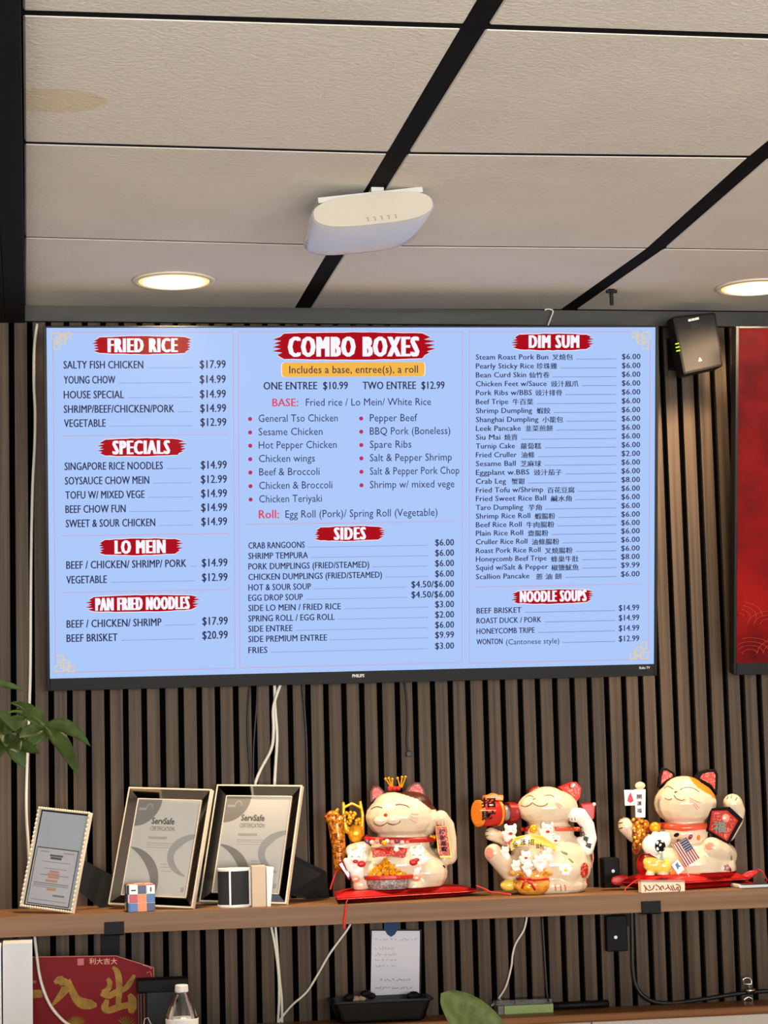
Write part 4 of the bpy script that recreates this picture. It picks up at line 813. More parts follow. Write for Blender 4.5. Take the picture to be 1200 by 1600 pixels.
MB().box(a.x, b.x, 4.31, 4.37, ZS + .0003, ZS + .0085).build('phone_body', white_m, ph_, bevel=.0025); MB().box(a.x + .002, b.x - .002, 4.288, 4.368, ZS + .0086, ZS + .0105).build('screen_glass', mat('black_glass', (12, 12, 14), .08), ph_, bevel=.0008)

# ------------------------------------------------------------------ cushions and cats
cer = mat('ivory_ceramic', (224, 202, 172), .13, coat=.6, spec=.6); brown = mat('brown_glaze', (70, 32, 22), .4, spec=.3); orange = mat('orange_glaze', (222, 130, 40), .3, coat=.1, spec=.3)
pink = mat('pink_glaze', (232, 138, 116), .2, coat=.4); redg = mat('red_glaze', (182, 28, 20), .35, coat=.08, spec=.3); dred = mat('deep_red_glaze', (140, 22, 26), .2, coat=.5); blk = mat('black_glaze', (16, 13, 13), .6, spec=.1)
gold = mat('gold_glaze', (250, 176, 36), .2, metal=.5); yel = mat('yellow_glaze', (240, 206, 84), .16, coat=.6); line = mat('brown_line', (120, 78, 56), .3); whitep = mat('white_glaze', (250, 244, 232), .15, coat=.6); purp = mat('purple_glaze', (124, 44, 88), .2, coat=.5)
flor = mat('red_floral_print', (176, 28, 22), .4, noise=((260, 260, 260), (226, 130, 92), 2, .36, .48)); greyp = mat('grey_floral_print', (112, 98, 92), .35, coat=.2, noise=((250, 250, 250), (172, 158, 148), 2, .42, .56))
satin = mat('red_satin', (214, 22, 22), .42, noise=((40, 40, 40), (176, 12, 16), 4, .35, .7), bump=((70, 70, 70), .6, .004)); tass = mat('red_thread', (196, 26, 22), .6)
def pillow(name, cs, th, label, tas):
    zt_ = ZS + th; P = []
    for c_ in cs:
        if len(c_) == 3: q = at(*c_)
        else: q = at(*c_, Z=zt_); q.y = min(max(q.y, YS + .004), YW - .022)
        P.append(q)
    cx_ = sum((p.x for p in P)) / 4; cy_ = sum((p.y for p in P)) / 4; o = thing(name, label, 'cushion', (cx_, cy_, ZS), 'red satin cushions')
    m = MB(); n = 14; vt = []
    for s_ in (1, -1):
        for i in range(n + 1):
            for j in range(n + 1):
                u, v = i / n, j / n; p = P[0] * (1 - u) * (1 - v) + P[1] * u * (1 - v) + P[2] * u * v + P[3] * (1 - u) * v
                e_ = min(1, 6 * min(u, 1 - u)) ** .5 * min(1, 6 * min(v, 1 - v)) ** .5; w_ = .0015 * math.sin(9 * u + 4 * v) * math.sin(7 * v)
                vt.append(V((p.x, p.y, ZS + th / 2 + s_ * (.0015 + (th / 2 - .0015) * e_) + (w_ * e_ if s_ > 0 else 0))))
    N1 = (n + 1) ** 2; fs = []
    for i in range(n):
        for j in range(n):
            k_ = i * (n + 1) + j; fs.append((k_, k_ + n + 1, k_ + n + 2, k_ + 1)); fs.append((N1 + k_, N1 + k_ + 1, N1 + k_ + n + 2, N1 + k_ + n + 1))
    ed = [i * (n + 1) for i in range(n + 1)] + [n * (n + 1) + j for j in range(1, n + 1)] + [i * (n + 1) + n for i in range(n - 1, -1, -1)] + [j for j in range(n - 1, 0, -1)]
    for a_, b_ in zip(ed, ed[1:] + ed[:1]): fs.append((a_, b_, N1 + b_, N1 + a_))
    m._add(vt, fs); m.build('cushion_cover', satin, o, smooth=True)
    for pts, r_ in tas: MB().tube(spline([at(x, y, Y=yy) for x, y, yy in pts], 5), r_, 6).build('tassel', tass, o, smooth=True)
    return o
pillow('red_cushion', ((510, 1381), (546, 1405), (748, 1383), (715, 1374)), .022, 'red satin cushion with cord tassels under the crowned cat',
       [([(543, 1407, YS + .004), (541, 1411, YS - .004), (540, 1425, YS - .004), (538, 1440, YS - .004), (538, 1452, YS - .004)], [.0012] * 8 + [.0026] * 12 + [.0018]),
        ([(744, 1384, 4.36), (757, 1389, 4.35), (768, 1394, 4.335), (785, 1396, 4.32), (799, 1398, 4.315)], .0017)])
pillow('red_cushion', ((955, 1380, 4.41), (1058, 1390, 4.317), (1172, 1380, 4.37), (1120, 1372, 4.485)), .032, 'red satin cushion with raised pointed ends under the flag cat',
       [([(1184, 1358, 4.395), (1191, 1362, 4.39), (1196, 1370, 4.39), (1199, 1376, 4.39)], .0014), ([(1000, 1372, 4.33), (988, 1380, 4.32), (978, 1388, 4.31), (976, 1394, 4.305)], .0012)])

def fuse(mb, name, ms, parent, vox=.0024, it=6, floor=None, paint=None):
    me = bpy.data.meshes.new('tmp'); me.from_pydata([tuple(p) for p in mb.v], [], mb.f); o = bpy.data.objects.new('tmp', me); COL.objects.link(o)
    r = o.modifiers.new('r', 'REMESH'); r.mode = 'VOXEL'; r.voxel_size = vox; s = o.modifiers.new('s', 'SMOOTH'); s.factor = .5; s.iterations = it
    bpy.context.view_layer.update(); ev = o.evaluated_get(bpy.context.evaluated_depsgraph_get()); nm = bpy.data.meshes.new_from_object(ev)
    vs = [v.co.copy() for v in nm.vertices]; fs = [tuple(p.vertices) for p in nm.polygons]; bpy.data.objects.remove(o); bpy.data.meshes.remove(me); bpy.data.meshes.remove(nm)
    if floor is not None:
        for v in vs: v.z = max(v.z, floor)
    m = MB(); m.v = vs; m.f = fs; m.m = [0] * len(fs)
    if paint:
        for i, f in enumerate(fs):
            c = sum((vs[k] for k in f), V((0, 0, 0))) / len(f); m.m[i] = paint(c)
    ob = m.build(name, ms, parent, smooth=True); return ob, BVHTree.FromPolygons(vs, fs)
def inpoly(x, y, P):
    r = False; j = len(P) - 1
    for i in range(len(P)):
        if (P[i][1] > y) != (P[j][1] > y) and x < (P[j][0] - P[i][0]) * (y - P[i][1]) / (P[j][1] - P[i][1]) + P[i][0]: r = not r
        j = i
    return r
class Fig:
    def __init__(s, ox, oy, sc, Y): s.ox, s.oy, s.sc, s.Y = ox, oy, sc, Y; s.k = mpp(at(ox + 100, oy + 100, Y=Y)) / sc
    def px(s, x, y): return s.ox + x / s.sc, s.oy + y / s.sc
    def P(s, x, y, d=0): X, Y_ = s.px(x, y); return at(X, Y_, Y=s.Y - d * s.k)     # d = crop pixels toward the viewer
    def e(s, m, x, y, rx, ry, rd=None, d=0, rot=0, nu=16, nv=10):
        k = s.k; rd = (rx + ry) / 2 if rd is None else rd; m.ell(s.P(x, y, d), rx * k, rd * k, ry * k, Matrix.Rotation(math.radians(rot), 3, 'Y'), nu, nv); return m
    def c(s, m, pts):       # limb through (x, y, d, r)
        for a, b in zip(pts[:-1], pts[1:]):
            for i in range(7):
                t = i / 6; q = [a[j] + (b[j] - a[j]) * t for j in range(4)]; s.e(m, q[0], q[1], q[3], q[3], q[3], q[2], nu=12, nv=8)
        return m
    def hit(s, bv, x, y, lift=0.0):
        X, Y_ = s.px(x, y); d = ray(X, Y_); loc, n, i, t = bv.ray_cast(CAM, d)
        if loc is None: return s.P(x, y, 0), V((0, -1, 0))
        return loc + n * lift, n
    def stroke(s, bv, pts, r, m, name, par):
        P = [s.hit(bv, x, y, .0004)[0] for x, y in [(a[0], a[1]) for a in s.sm(pts)]]; return MB().tube(P, r * s.k, 6).build(name, m, par, smooth=True)
    def sm(s, pts):
        q = spline([V((x, y, 0)) for x, y in pts], 4); return [(p.x, p.y) for p in q]
    def patch(s, bv, x, y, rx, ry, m, name, par, th=.0012, rot=0):
        p, n = s.hit(bv, x, y); u = (EX - n * EX.dot(n)).normalized(); w = n.cross(u); M = Matrix((u, w, n)).transposed() @ Matrix.Rotation(math.radians(rot), 3, 'Z')
        return MB().ell(p, rx * s.k, ry * s.k, th, M, 14, 8).build(name, m, par, smooth=True)
    def slab(s, pts, th, m, name, par, bevel=0.0):   # pts (x, y, d)
        return MB().prism([s.P(*p) for p in pts], (0, th, 0)).build(name, m, par, bevel=bevel)
    def ear(s, pts, th, mo, mi, par, name='ear'):
        P = [s.P(*p) for p in pts]; c = sum(P, V((0, 0, 0))) / len(P); o = MB().prism(P, (0, th, 0)).build(name, mo, par, bevel=.0018)
        MB().prism([c + (p - c) * .66 + V((0, -.0014, 0)) for p in P], (0, .0016, 0)).build('inner_ear', mi, o)
        return o

# ---- cat with a crown and a brown patch
F = Fig(490, 1190, 4.0, 4.405); fl = ZS + .0236
k1 = thing('lucky_cat', 'lucky cat figurine with golden crown, brown head patch and a pot of gold coins', 'cat figurine', F.P(530, 800), 'ceramic lucky cats on the shelf')
b = MB(); F.e(b, 545, 345, 226, 142, 180, 10); F.e(b, 500, 270, 130, 82, 130, 10); F.e(b, 600, 270, 140, 85, 130, 5); F.e(b, 690, 360, 92, 112, 120, 0)
F.e(b, 540, 640, 250, 165, 190, 0); F.e(b, 690, 690, 150, 130, 170, 20); F.e(b, 380, 700, 150, 110, 160, 10); F.e(b, 545, 520, 190, 90, 150, 0)
F.c(b, [(800, 590, 0, 62), (845, 590, 20, 56), (850, 480, 50, 46), (838, 400, 70, 44), (795, 352, 90, 50)])
F.c(b, [(700, 740, 110, 55), (640, 775, 140, 52), (625, 780, 150, 46)]); F.c(b, [(330, 740, 110, 55), (290, 770, 130, 50)]); F.c(b, [(300, 560, 30, 65), (240, 560, 50, 45)])
b2 = [(490, 186), (560, 205), (650, 235), (735, 300), (760, 302), (790, 240), (740, 120), (600, 120), (470, 150)]
def paint1(c):
    X, Y_ = pix(c); x, y = (X - 490) * 4, (Y_ - 1190) * 4
    return 1 if y < 320 and (inpoly(x, y, b2) or (x < 480 and y < 230 and c.y > F.Y + .02)) else 0
body, bv = fuse(b, 'body', [cer, brown], k1, floor=fl, paint=paint1)
F.ear([(352, 262, -10), (350, 190, -10), (372, 152, -12), (408, 150, -12), (440, 182, -10), (448, 205, -10)], .012, brown, flor, k1)
F.ear([(568, 192, -5), (592, 150, -8), (630, 128, -10), (668, 130, -10), (700, 180, -8), (712, 250, -5)], .014, brown, flor, k1)
for pts in (((360, 298), (395, 282), (430, 290)), ((512, 270), (545, 268), (580, 276), (598, 288))): F.stroke(bv, pts, 3.5, line, 'closed_eye', k1)
m = MB(); F.e(m, 418, 368, 44, 28, 20, 172); F.e(m, 500, 362, 48, 30, 20, 174); muz, bvm = fuse(m, 'muzzle', [cer], k1, .0012, 3)
F.stroke(bv, ((378, 368), (385, 392), (420, 402), (452, 385), (458, 372), (470, 388), (500, 395), (535, 380), (540, 365)), 3.6, line, 'mouth_line', k1)
F.patch(bv, 450, 334, 12, 11, redg, 'nose', k1, .0022)
for pts in (((600, 340), (625, 350), (650, 352)), ((602, 358), (620, 372), (642, 382)), ((608, 325), (635, 330), (655, 330))): F.stroke(bv, pts, 2.4, pink, 'whisker', k1)
m = MB(); ring = []
for i in range(25):
    t_ = math.pi * (-.12 + 1.24 * i / 24); p_ = F.P(545 - 225 * math.cos(t_), 478 + 14 * math.sin(t_), 150 * math.sin(t_)); ring.append(p_)
MB().tube(ring, 17 * F.k, 8).build('red_collar', redg, k1, smooth=True)
for i in range(9):
    x = 335 + i * 31; MB().ell(F.P(x, 498 + (i % 2) * 6, 178 - abs(x - 460) * .2), 17 * F.k, 12 * F.k, 15 * F.k, nu=10, nv=8).build('ruffle_flower', (purp, cer, pink)[i % 3], k1, smooth=True)
MB().ell(F.P(440, 510, 200), 18 * F.k, nu=12, nv=8).build('collar_bell', gold, k1, smooth=True)
for i, (x, y) in enumerate(((735, 470), (755, 472))): MB().ell(F.P(x, y, 80), 14 * F.k, nu=10, nv=8).build('gold_bead', gold, k1, smooth=True)
# raised paw with its tablet
for x in (775, 795, 815): F.stroke(bv, ((x, 372), (x + 1, 396)), 3.2, pink, 'toe_line', k1)
tb = F.slab([(760, 405, 118), (838, 402, 118), (862, 565, 110), (868, 600, 110), (790, 602, 115), (778, 565, 115)], .006, gold, 'gold_tablet', k1, .001)
F.slab([(764, 409, 122), (834, 407, 122), (857, 588, 114), (788, 592, 118)], .003, flor, 'tablet_face', tb)
m = MB()
for i, ch in enumerate('招財進寶'): a_ = F.P(784 + i * 5, 455 + i * 36, 128); letters(m, ch, a_, EX, EZ, 38 * F.k, 30 * F.k, .02, True)
m.build('tablet_characters', blk, tb)
F.patch(bv, 752, 528, 13, 11, blk, 'body_spot', k1); F.patch(bv, 815, 655, 18, 9, brown, 'body_spot', k1)
# treasure pot with coins
pot = MB(); pot.lathe(F.P(466, 795, 150), (0, 0, 1), [(115 * F.k, 0), (140 * F.k, 30 * F.k), (142 * F.k, 62 * F.k)], 28, .6).build('treasure_pot', greyp, k1)
MB().lathe(F.P(466, 735, 150), (0, 0, 1), [(150 * F.k, 0), (156 * F.k, 8 * F.k), (154 * F.k, 24 * F.k), (140 * F.k, 26 * F.k)], 28, .6).build('pot_rim', redg, k1)
rnd = random.Random(11)
for i in range(120):
    u, v = rnd.uniform(-1, 1), rnd.random(); x = 466 + 132 * u * (1 - .55 * v); y = 712 - 118 * v * (1 - .5 * abs(u)); d = 150 + 60 * (1 - v) * math.sqrt(max(0, 1 - u * u)) + rnd.uniform(-6, 6)
    ax = V((rnd.uniform(-1, 1), rnd.uniform(-1.2, -.1), rnd.uniform(-.4, 1.2))); r = rnd.uniform(10, 15) * F.k
    MB().lathe(F.P(x, y, d), ax, [(r, 0), (r * 1.05, r * .15), (r, r * .4)], 10).build('gold_coin', gold, k1)
MB().ell(F.P(466, 690, 110), 125 * F.k, 60 * F.k, 70 * F.k).build('coin_heap_core', mat('dark_gold', (190, 110, 16), .3, metal=.2), k1, smooth=True)
F.slab([(368, 545, 172), (470, 532, 190), (590, 540, 178), (572, 605, 178), (470, 590, 196), (372, 600, 176)], .008, flor, 'chest_banner', k1, .001); MB().ell(F.P(516, 549, 200), 16 * F.k).build('white_bead', whitep, k1, smooth=True)
# two kittens and paws of the pot
def kitten(x, y, s_, d, par, flip=1, mouth=True):
    m = MB(); F.e(m, x, y, 52 * s_, 44 * s_, 44 * s_, d); F.e(m, x + 8 * flip, y + 85 * s_, 48 * s_, 62 * s_, 40 * s_, d - 12); F.e(m, x - 40 * s_, y - 38 * s_, 15 * s_, 22 * s_, 10 * s_, d, 18); F.e(m, x + 36 * s_, y - 40 * s_, 15 * s_, 22 * s_, 10 * s_, d, -18)
    F.c(m, [(x - 38 * s_, y + 70 * s_, d, 20 * s_), (x - 60 * s_ * flip, y + 20 * s_, d + 20, 18 * s_)])
    kb, kv = fuse(m, 'kitten', [whitep], par, .0014, 3)
    for e_ in (-1, 1): MB().tube([F.P(x + e_ * 20 * s_ - 9 * s_, y - 2, d + 44 * s_), F.P(x + e_ * 20 * s_, y - 9 * s_, d + 46 * s_), F.P(x + e_ * 20 * s_ + 9 * s_, y - 2, d + 44 * s_)], 2.2 * s_ * F.k, 5).build('kitten_eye', line, kb)
    if mouth: MB().ell(F.P(x, y + 24 * s_, d + 40 * s_), 17 * s_ * F.k, 5 * F.k, 11 * s_ * F.k).build('kitten_mouth', redg, kb, smooth=True)
    return kb
kitten(262, 600, 1.0, 150, k1); kitten(645, 590, 1.0, 150, k1, -1); kitten(300, 545, .62, 120, k1, 1, False); kitten(650, 540, .6, 120, k1, -1, False)
for x, y in ((265, 735), (645, 728)): MB().ell(F.P(x, y, 200), 26 * F.k, 8 * F.k, 22 * F.k).build('foot_pad', pink, k1, smooth=True)
for x, y in ((300, 640), (625, 630)): MB().ell(F.P(x, y, 196), 26 * F.k, 8 * F.k, 20 * F.k).build('red_pouch', redg, k1, smooth=True)
F.slab([(150, 640, 130), (180, 622, 130), (245, 720, 130), (222, 745, 130)], .008, dred, 'gold_edged_scroll', k1, .002); F.slab([(625, 712, 150), (735, 612, 120), (765, 640, 120), (660, 740, 150)], .008, dred, 'gold_edged_scroll', k1, .002)
for i in range(6): MB().ell(F.P(665 + i * 15, 690 - i * 13, 160 - i * 4), 9 * F.k, nu=8, nv=6).build('gold_bead', gold, k1, smooth=True)
# gold treasure tree on the left
m = MB(); F.c(m, [(165, 650, 20, 42), (160, 560, 20, 44), (150, 470, 20, 50), (140, 390, 20, 52)]); F.e(m, 120, 350, 50, 46, 40, 20); F.c(m, [(120, 350, 20, 20), (150, 300, 20, 10)]); F.c(m, [(110, 350, 20, 20), (68, 348, 20, 9)]); F.c(m, [(150, 380, 30, 22), (200, 330, 40, 10)])
fuse(m, 'gold_fish_column', [mat('dark_gold_red', (120, 44, 20), .2, metal=.2, noise=((160, 160, 160), (222, 140, 24), 2, .4, .6))], k1, .0016, 2, floor=fl)
m = MB(); F.e(m, 262, 450, 50, 60, 40, 20); F.c(m, [(205, 430, 20, 20), (188, 330, 20, 12), (186, 260, 20, 10)]); F.c(m, [(300, 450, 20, 20), (306, 340, 20, 12), (292, 255, 20, 10)]); F.c(m, [(186, 290, 20, 9), (240, 262, 25, 9), (296, 290, 20, 9)])
fuse(m, 'gold_cup', [gold], k1, .0016, 2)
for i in range(26): MB().ell(F.P(240 + rnd.uniform(-48, 48), 360 + rnd.uniform(-48, 40), 45 + rnd.uniform(-10, 15)), 11 * F.k, nu=8, nv=6).build('gold_nugget', gold, k1, smooth=True)
# crown
m = MB()
for x0, y0, x1, y1 in ((485, 160, 450, 108), (490, 158, 470, 104), (492, 160, 492, 110), (540, 158, 525, 104), (545, 160, 552, 98), (550, 162, 574, 96)): m.tube([F.P(x0, y0, 20), F.P(x1, y1, 20)], 5 * F.k, 6).ell(F.P(x1, y1, 20), 9 * F.k, nu=8, nv=6)
m.build('golden_crown', gold, k1)
for x in (478, 505, 530): MB().ell(F.P(x, 168, 30), 17 * F.k, 14 * F.k, 15 * F.k).build('crown_rosette', redg, k1, smooth=True)
MB().tube([F.P(125, 690, 10), F.P(150, 660, 20), F.P(115, 760, 40), F.P(105, 800, 60)], 5 * F.k, 6).build('red_cord', tass, k1)

# ---- cat with the mallet
F = Fig(720, 1190, 5.0, 4.405); fl = ZS + .0002
k2 = thing('lucky_cat', 'white lucky cat figurine raising a red and gold mallet, sitting straight on the shelf', 'cat figurine', F.P(680, 1040), 'ceramic lucky cats on the shelf')
b = MB(); F.e(b, 678, 360, 246, 150, 200, 10); F.e(b, 670, 275, 140, 82, 130, 5); F.e(b, 690, 560, 200, 120, 170, 0); F.e(b, 745, 800, 285, 260, 220, 0); F.e(b, 560, 800, 190, 210, 180, 10); F.e(b, 720, 960, 280, 110, 210, 10)
F.c(b, [(420, 880, 30, 92), (330, 790, 60, 84), (255, 715, 90, 74)]); F.c(b, [(380, 620, 0, 60), (300, 590, 30, 50), (235, 565, 60, 52)])
F.c(b, [(690, 990, 130, 55), (800, 985, 140, 62)])
F.e(b, 815, 840, 130, 125, 100, 130)
body, bv = fuse(b, 'body', [cer], k2, .0026, floor=fl)
m = MB(); F.c(m, [(880, 415, 120, 60), (935, 420, 110, 58), (990, 500, 90, 56), (1010, 600, 85, 55), (985, 680, 85, 56), (935, 655, 80, 48), (930, 620, 80, 36)]); arm, bva = fuse(m, 'beckoning_arm', [whitep], k2, .002, 4)
for i, ch in enumerate('千万両福'):
    m = MB(); X_, Y0_ = 940 + i * 18, 525 + i * 48; h_, n_ = F.hit(bva, X_, Y0_ - 15, .0012); u_ = (EX * .93 - EZ * .3); u_ = (u_ - n_ * u_.dot(n_)).normalized(); w_ = n_.cross(u_)
    letters(m, ch, h_ - u_ * 21 * F.k - w_ * 20 * F.k, u_, w_, 46 * F.k, 40 * F.k, .03, True); m.build('arm_character', blk, arm)
for x in (845, 868, 890): F.stroke(bva, ((x, 440), (x + 2, 458)), 3, line, 'toe_line', arm)
F.ear([(530, 240, -30), (560, 205, -40), (600, 192, -40), (625, 205, -30), (600, 250, -20)], .01, dred, flor, k2)
F.ear([(765, 200, -10), (860, 162, -20), (905, 158, -20), (945, 205, -15), (935, 280, -10), (905, 320, -5)], .016, redg, flor, k2)
MB().ell(F.P(880, 190, 20), 26 * F.k, 14 * F.k, 20 * F.k).build('ear_figure', mat('silver_glaze', (180, 176, 170), .25, metal=.5), k2, smooth=True)
for pts in (((470, 342), (505, 352), (545, 335), (552, 318)), ((555, 318), (600, 345), (650, 345), (680, 325)), ((510, 280), (540, 265), (570, 278)), ((655, 268), (700, 262), (740, 285))): F.stroke(bv, pts, 3.4, line, 'closed_eye' if pts[0][1] < 300 else 'mouth_line', k2)
F.patch(bv, 574, 290, 14, 8, pink, 'nose', k2, .002)
for pts in (((740, 325), (775, 365)), ((755, 320), (790, 350))): F.stroke(bv, pts, 3, pink, 'whisker', k2)
for x in (735, 775, 810): F.stroke(bv, ((x, 960), (x + 6, 985), (x + 8, 1008)), 5, orange, 'toe_line', k2)
for y in (548, 582): F.stroke(bv, ((190, y), (215, y - 4)), 3.5, brown, 'toe_line', k2)
F.patch(bv, 228, 712, 34, 44, pink, 'foot_pad', k2, .0016, 10)
F.patch(bv, 965, 850, 44, 62, flor, 'red_flower_patch', k2, .0016); F.patch(bv, 985, 935, 22, 40, redg, 'red_flower_patch', k2, .0014)
F.patch(bv, 810, 712, 30, 11, mat('green_glaze', (120, 140, 84), .2), 'leaf_ornament', k2, .002, -25); F.patch(bv, 860, 772, 26, 9, MATS['green_glaze'], 'leaf_ornament', k2, .002, -45)
for i in range(6):
    t_ = 2 * math.pi * i / 6; F.patch(bv, 820 + 30 * math.cos(t_), 845 + 30 * math.sin(t_), 22, 22, whitep, 'flower_petal', k2, .004)
F.patch(bv, 820, 845, 14, 14, yel, 'flower_centre', k2, .006)
for a_, b_, r in ((735, 930, 18), (465, 530, 18)):
    MB().tube([F.hit(bv, x, 528, .001)[0] for x in range(a_, b_ + 1, 13)], r * F.k, 8).build('red_collar', redg if a_ < 600 else mat('coral_collar', (222, 84, 48), .3, coat=.4), k2, smooth=True)
MB().ell(F.P(568, 525, 175), 34 * F.k, nu=14, nv=10).build('collar_bell', gold, k2, smooth=True)
# mallet
ml = MB(); c0 = F.P(130, 405, 70); c1 = F.P(330, 400, 70); ax = (F.P(360, 400, -10) - c0).normalized(); Lm = (c1 - c0).length; R = 98 * F.k
mallet = MB().lathe(c0, ax, [(R * .86, 0), (R, .006), (R * 1.05, Lm * .4), (R, Lm * .93), (R * .9, Lm)], 30).build('mallet_drum', redg, k2, smooth=True)
for h0 in (-.0015, Lm * .80): MB().lathe(c0 + ax * h0, ax, [(R * .9, 0), (R * 1.06, .0015), (R * 1.06, .006), (R * .9, .008)], 30).build('gold_band', orange, mallet)
e0 = c0 + ax * Lm; MB().lathe(e0, ax, [(R * .6, -.002), (R * .62, .02), (R * .55, .022)], 24).build('grey_end_cap', mat('grey_disc', (140, 134, 126), .4), mallet)
for i, ch in enumerate('招財'):
    m = MB(); letters(m, ch, F.P(160, 362 + i * 100, 185), EX, EZ, 115 * F.k, 76 * F.k, .03, True); m.build('mallet_character', blk, mallet)
F.slab([(150, 378, 178), (275, 378, 178), (275, 386, 178), (150, 386, 178)], .002, orange, 'gold_divider', mallet)
F.slab([(190, 268, 70), (225, 262, 70), (262, 246, 70), (300, 262, 70), (335, 262, 70), (335, 305, 70), (190, 305, 70)], .03, orange, 'cloud_knob', mallet, .002)
MB().lathe(F.P(380, 400, -10), (1, .25, 0), [(85 * F.k, -.006), (80 * F.k, .012), (60 * F.k, .022)], 24).build('red_end', dred, mallet)
F.slab([(930, 330, -40), (1040, 320, -40), (1055, 340, -40), (1045, 450, -40), (1010, 470, -40), (960, 400, -40)], .012, redg, 'red_sash_knot', k2, .003); MB().ell(F.P(1042, 333, -30), 14 * F.k).build('white_bead', whitep, k2, smooth=True)
MB().tube([F.P(1030, 700, -20), F.P(1035, 760, -10), F.P(1020, 830, -20)], 5 * F.k, 6).build('pink_cord', pink, k2)
# banner, kittens, sack
F.slab([(385, 640, 205), (430, 590, 215), (540, 566, 225), (640, 580, 220), (740, 650, 205), (745, 700, 205), (650, 655, 220), (545, 640, 225), (440, 665, 215), (395, 700, 205)], .006, yel, 'yellow_banner', k2, .0015)
for i, ch in enumerate('金運招財'): m = MB(); letters(m, ch, F.P(402 + i * 62, 672 - (0, 18, 18, -12)[i], 232 - (8, 0, 0, 10)[i]), EX, EZ, 48 * F.k, 46 * F.k, .01, True); m.build('banner_character', blk, k2)
F.slab([(360, 640, 195), (405, 600, 200), (400, 660, 205)], .005, redg, 'banner_end', k2)
for x, y, s_, d in ((390, 540, .95, 150), (680, 525, .95, 150), (742, 600, .75, 150), (350, 690, .6, 150), (682, 690, .7, 190), (510, 735, .75, 215), (610, 765, .7, 215), (435, 800, .6, 205), (520, 815, .6, 235), (640, 745, .6, 200)): kitten(x, y, s_, d, k2, 1, s_ > .72)
m = MB(); F.e(m, 560, 960, 150, 90, 110, 150); F.e(m, 560, 905, 120, 40, 90, 150)
for i in range(9): F.e(m, 405 + i * 36, 872 - (i % 2) * 14, 26, 26, 60, 170)
sack, bs = fuse(m, 'gold_sack', [mat('orange_sack_glaze', (232, 166, 72), .18, coat=.5, noise=((60, 60, 60), (206, 128, 40), 3, .4, .65))], k2, .002, 3, floor=fl)
MB().tube([F.hit(bs, x, 926 - abs(x - 560) * .06, .001)[0] for x in range(440, 690, 16)], 9 * F.k, 6).build('red_ribbon', redg, sack, smooth=True)
for a_, b_ in (((512, 930), (450, 925)), ((512, 930), (580, 932)), ((508, 935), (480, 990)), ((520, 935), (580, 1000))): MB().tube([F.hit(bs, a_[0], a_[1], .002)[0], F.hit(bs, (a_[0] + b_[0]) / 2, (a_[1] + b_[1]) / 2 - 12, .003)[0], F.hit(bs, b_[0], b_[1], .001)[0]], 9 * F.k, 6).build('ribbon_bow', redg, sack, smooth=True)
F.patch(bs, 512, 930, 16, 14, pink, 'bow_knot', sack, .004); F.patch(bs, 515, 988, 34, 26, gold, 'sack_medallion', sack, .003)
MB().ell(F.P(375, 965, 90), 68 * F.k, 50 * F.k, 46 * F.k).build('gold_ingot', yel, k2, smooth=True)

# ---- cat with the flag
F = Fig(940, 1180, 4.615, 4.405); fl = ZS + .0325
k3 = thing('lucky_cat', 'lucky cat figurine with orange head patch, a small striped flag and one foot raised', 'cat figurine', F.P(640, 950), 'ceramic lucky cats on the shelf')
b = MB(); F.e(b, 602, 345, 232, 168, 200, 10); F.e(b, 590, 250, 150, 102, 140, 5); F.e(b, 600, 560, 190, 110, 170, 0); F.e(b, 650, 780, 300, 200, 220, 0); F.e(b, 830, 810, 140, 140, 160, 20); F.e(b, 480, 780, 200, 180, 190, 0)
F.c(b, [(890, 720, 30, 90), (850, 700, 110, 84), (795, 668, 160, 78)]); F.c(b, [(900, 560, 0, 70), (965, 470, 10, 58), (980, 400, 20, 58), (945, 350, 30, 74)]); F.c(b, [(350, 640, 0, 66), (230, 580, 20, 50), (175, 515, 40, 58), (170, 500, 40, 54)])
b3 = [(628, 150), (600, 130), (700, 90), (880, 150), (870, 345), (832, 330), (790, 290), (740, 262), (700, 240), (660, 200)]
def paint3(c):
    X, Y_ = pix(c); x, y = (X - 940) * 4.615, (Y_ - 1180) * 4.615
    return 1 if y < 345 and x < 860 and inpoly(x, y, b3) else 0
body, bv = fuse(b, 'body', [cer, orange], k3, .0026, floor=fl, paint=paint3)
F.ear([(408, 240, -5), (415, 160, -10), (438, 90, -14), (470, 92, -14), (530, 128, -10), (535, 155, -5), (470, 190, -3)], .012, blk, flor, k3)
F.ear([(672, 168, -5), (700, 122, -10), (770, 100, -14), (825, 102, -14), (842, 140, -12), (836, 290, -5), (790, 230, -3)], .014, blk, flor, k3)
for n_, pts in (('closed_eye', ((450, 242), (480, 225), (518, 246))), ('closed_eye', ((565, 250), (610, 232), (660, 238), (705, 266))), ('mouth_line', ((458, 310), (485, 322), (508, 312))), ('mouth_line', ((522, 288), (540, 312), (575, 325), (600, 318)))): F.stroke(bv, pts, 3.2, line, n_, k3)
for pts in (((632, 308), (670, 325), (715, 345)), ((636, 322), (670, 348), (705, 382)), ((636, 336), (665, 360), (690, 392)), ((412, 300), (425, 322)), ((430, 295), (424, 325))): F.stroke(bv, pts, 2.8, pink, 'whisker', k3)
F.patch(bv, 535, 265, 13, 7, line, 'nose', k3, .002)
MB().tube([F.hit(bv, x, 528 - abs(x - 600) * .1, .001)[0] for x in range(415, 790, 15)], 26 * F.k, 8).build('red_collar', mat('coral_collar', (222, 84, 48), .3, coat=.4), k3, smooth=True)
MB().ell(F.P(385, 522, 130), 40 * F.k, nu=14, nv=10).build('collar_bell', gold, k3, smooth=True)
F.patch(bv, 780, 655, 32, 27, pink, 'foot_pad', k3, .0014)
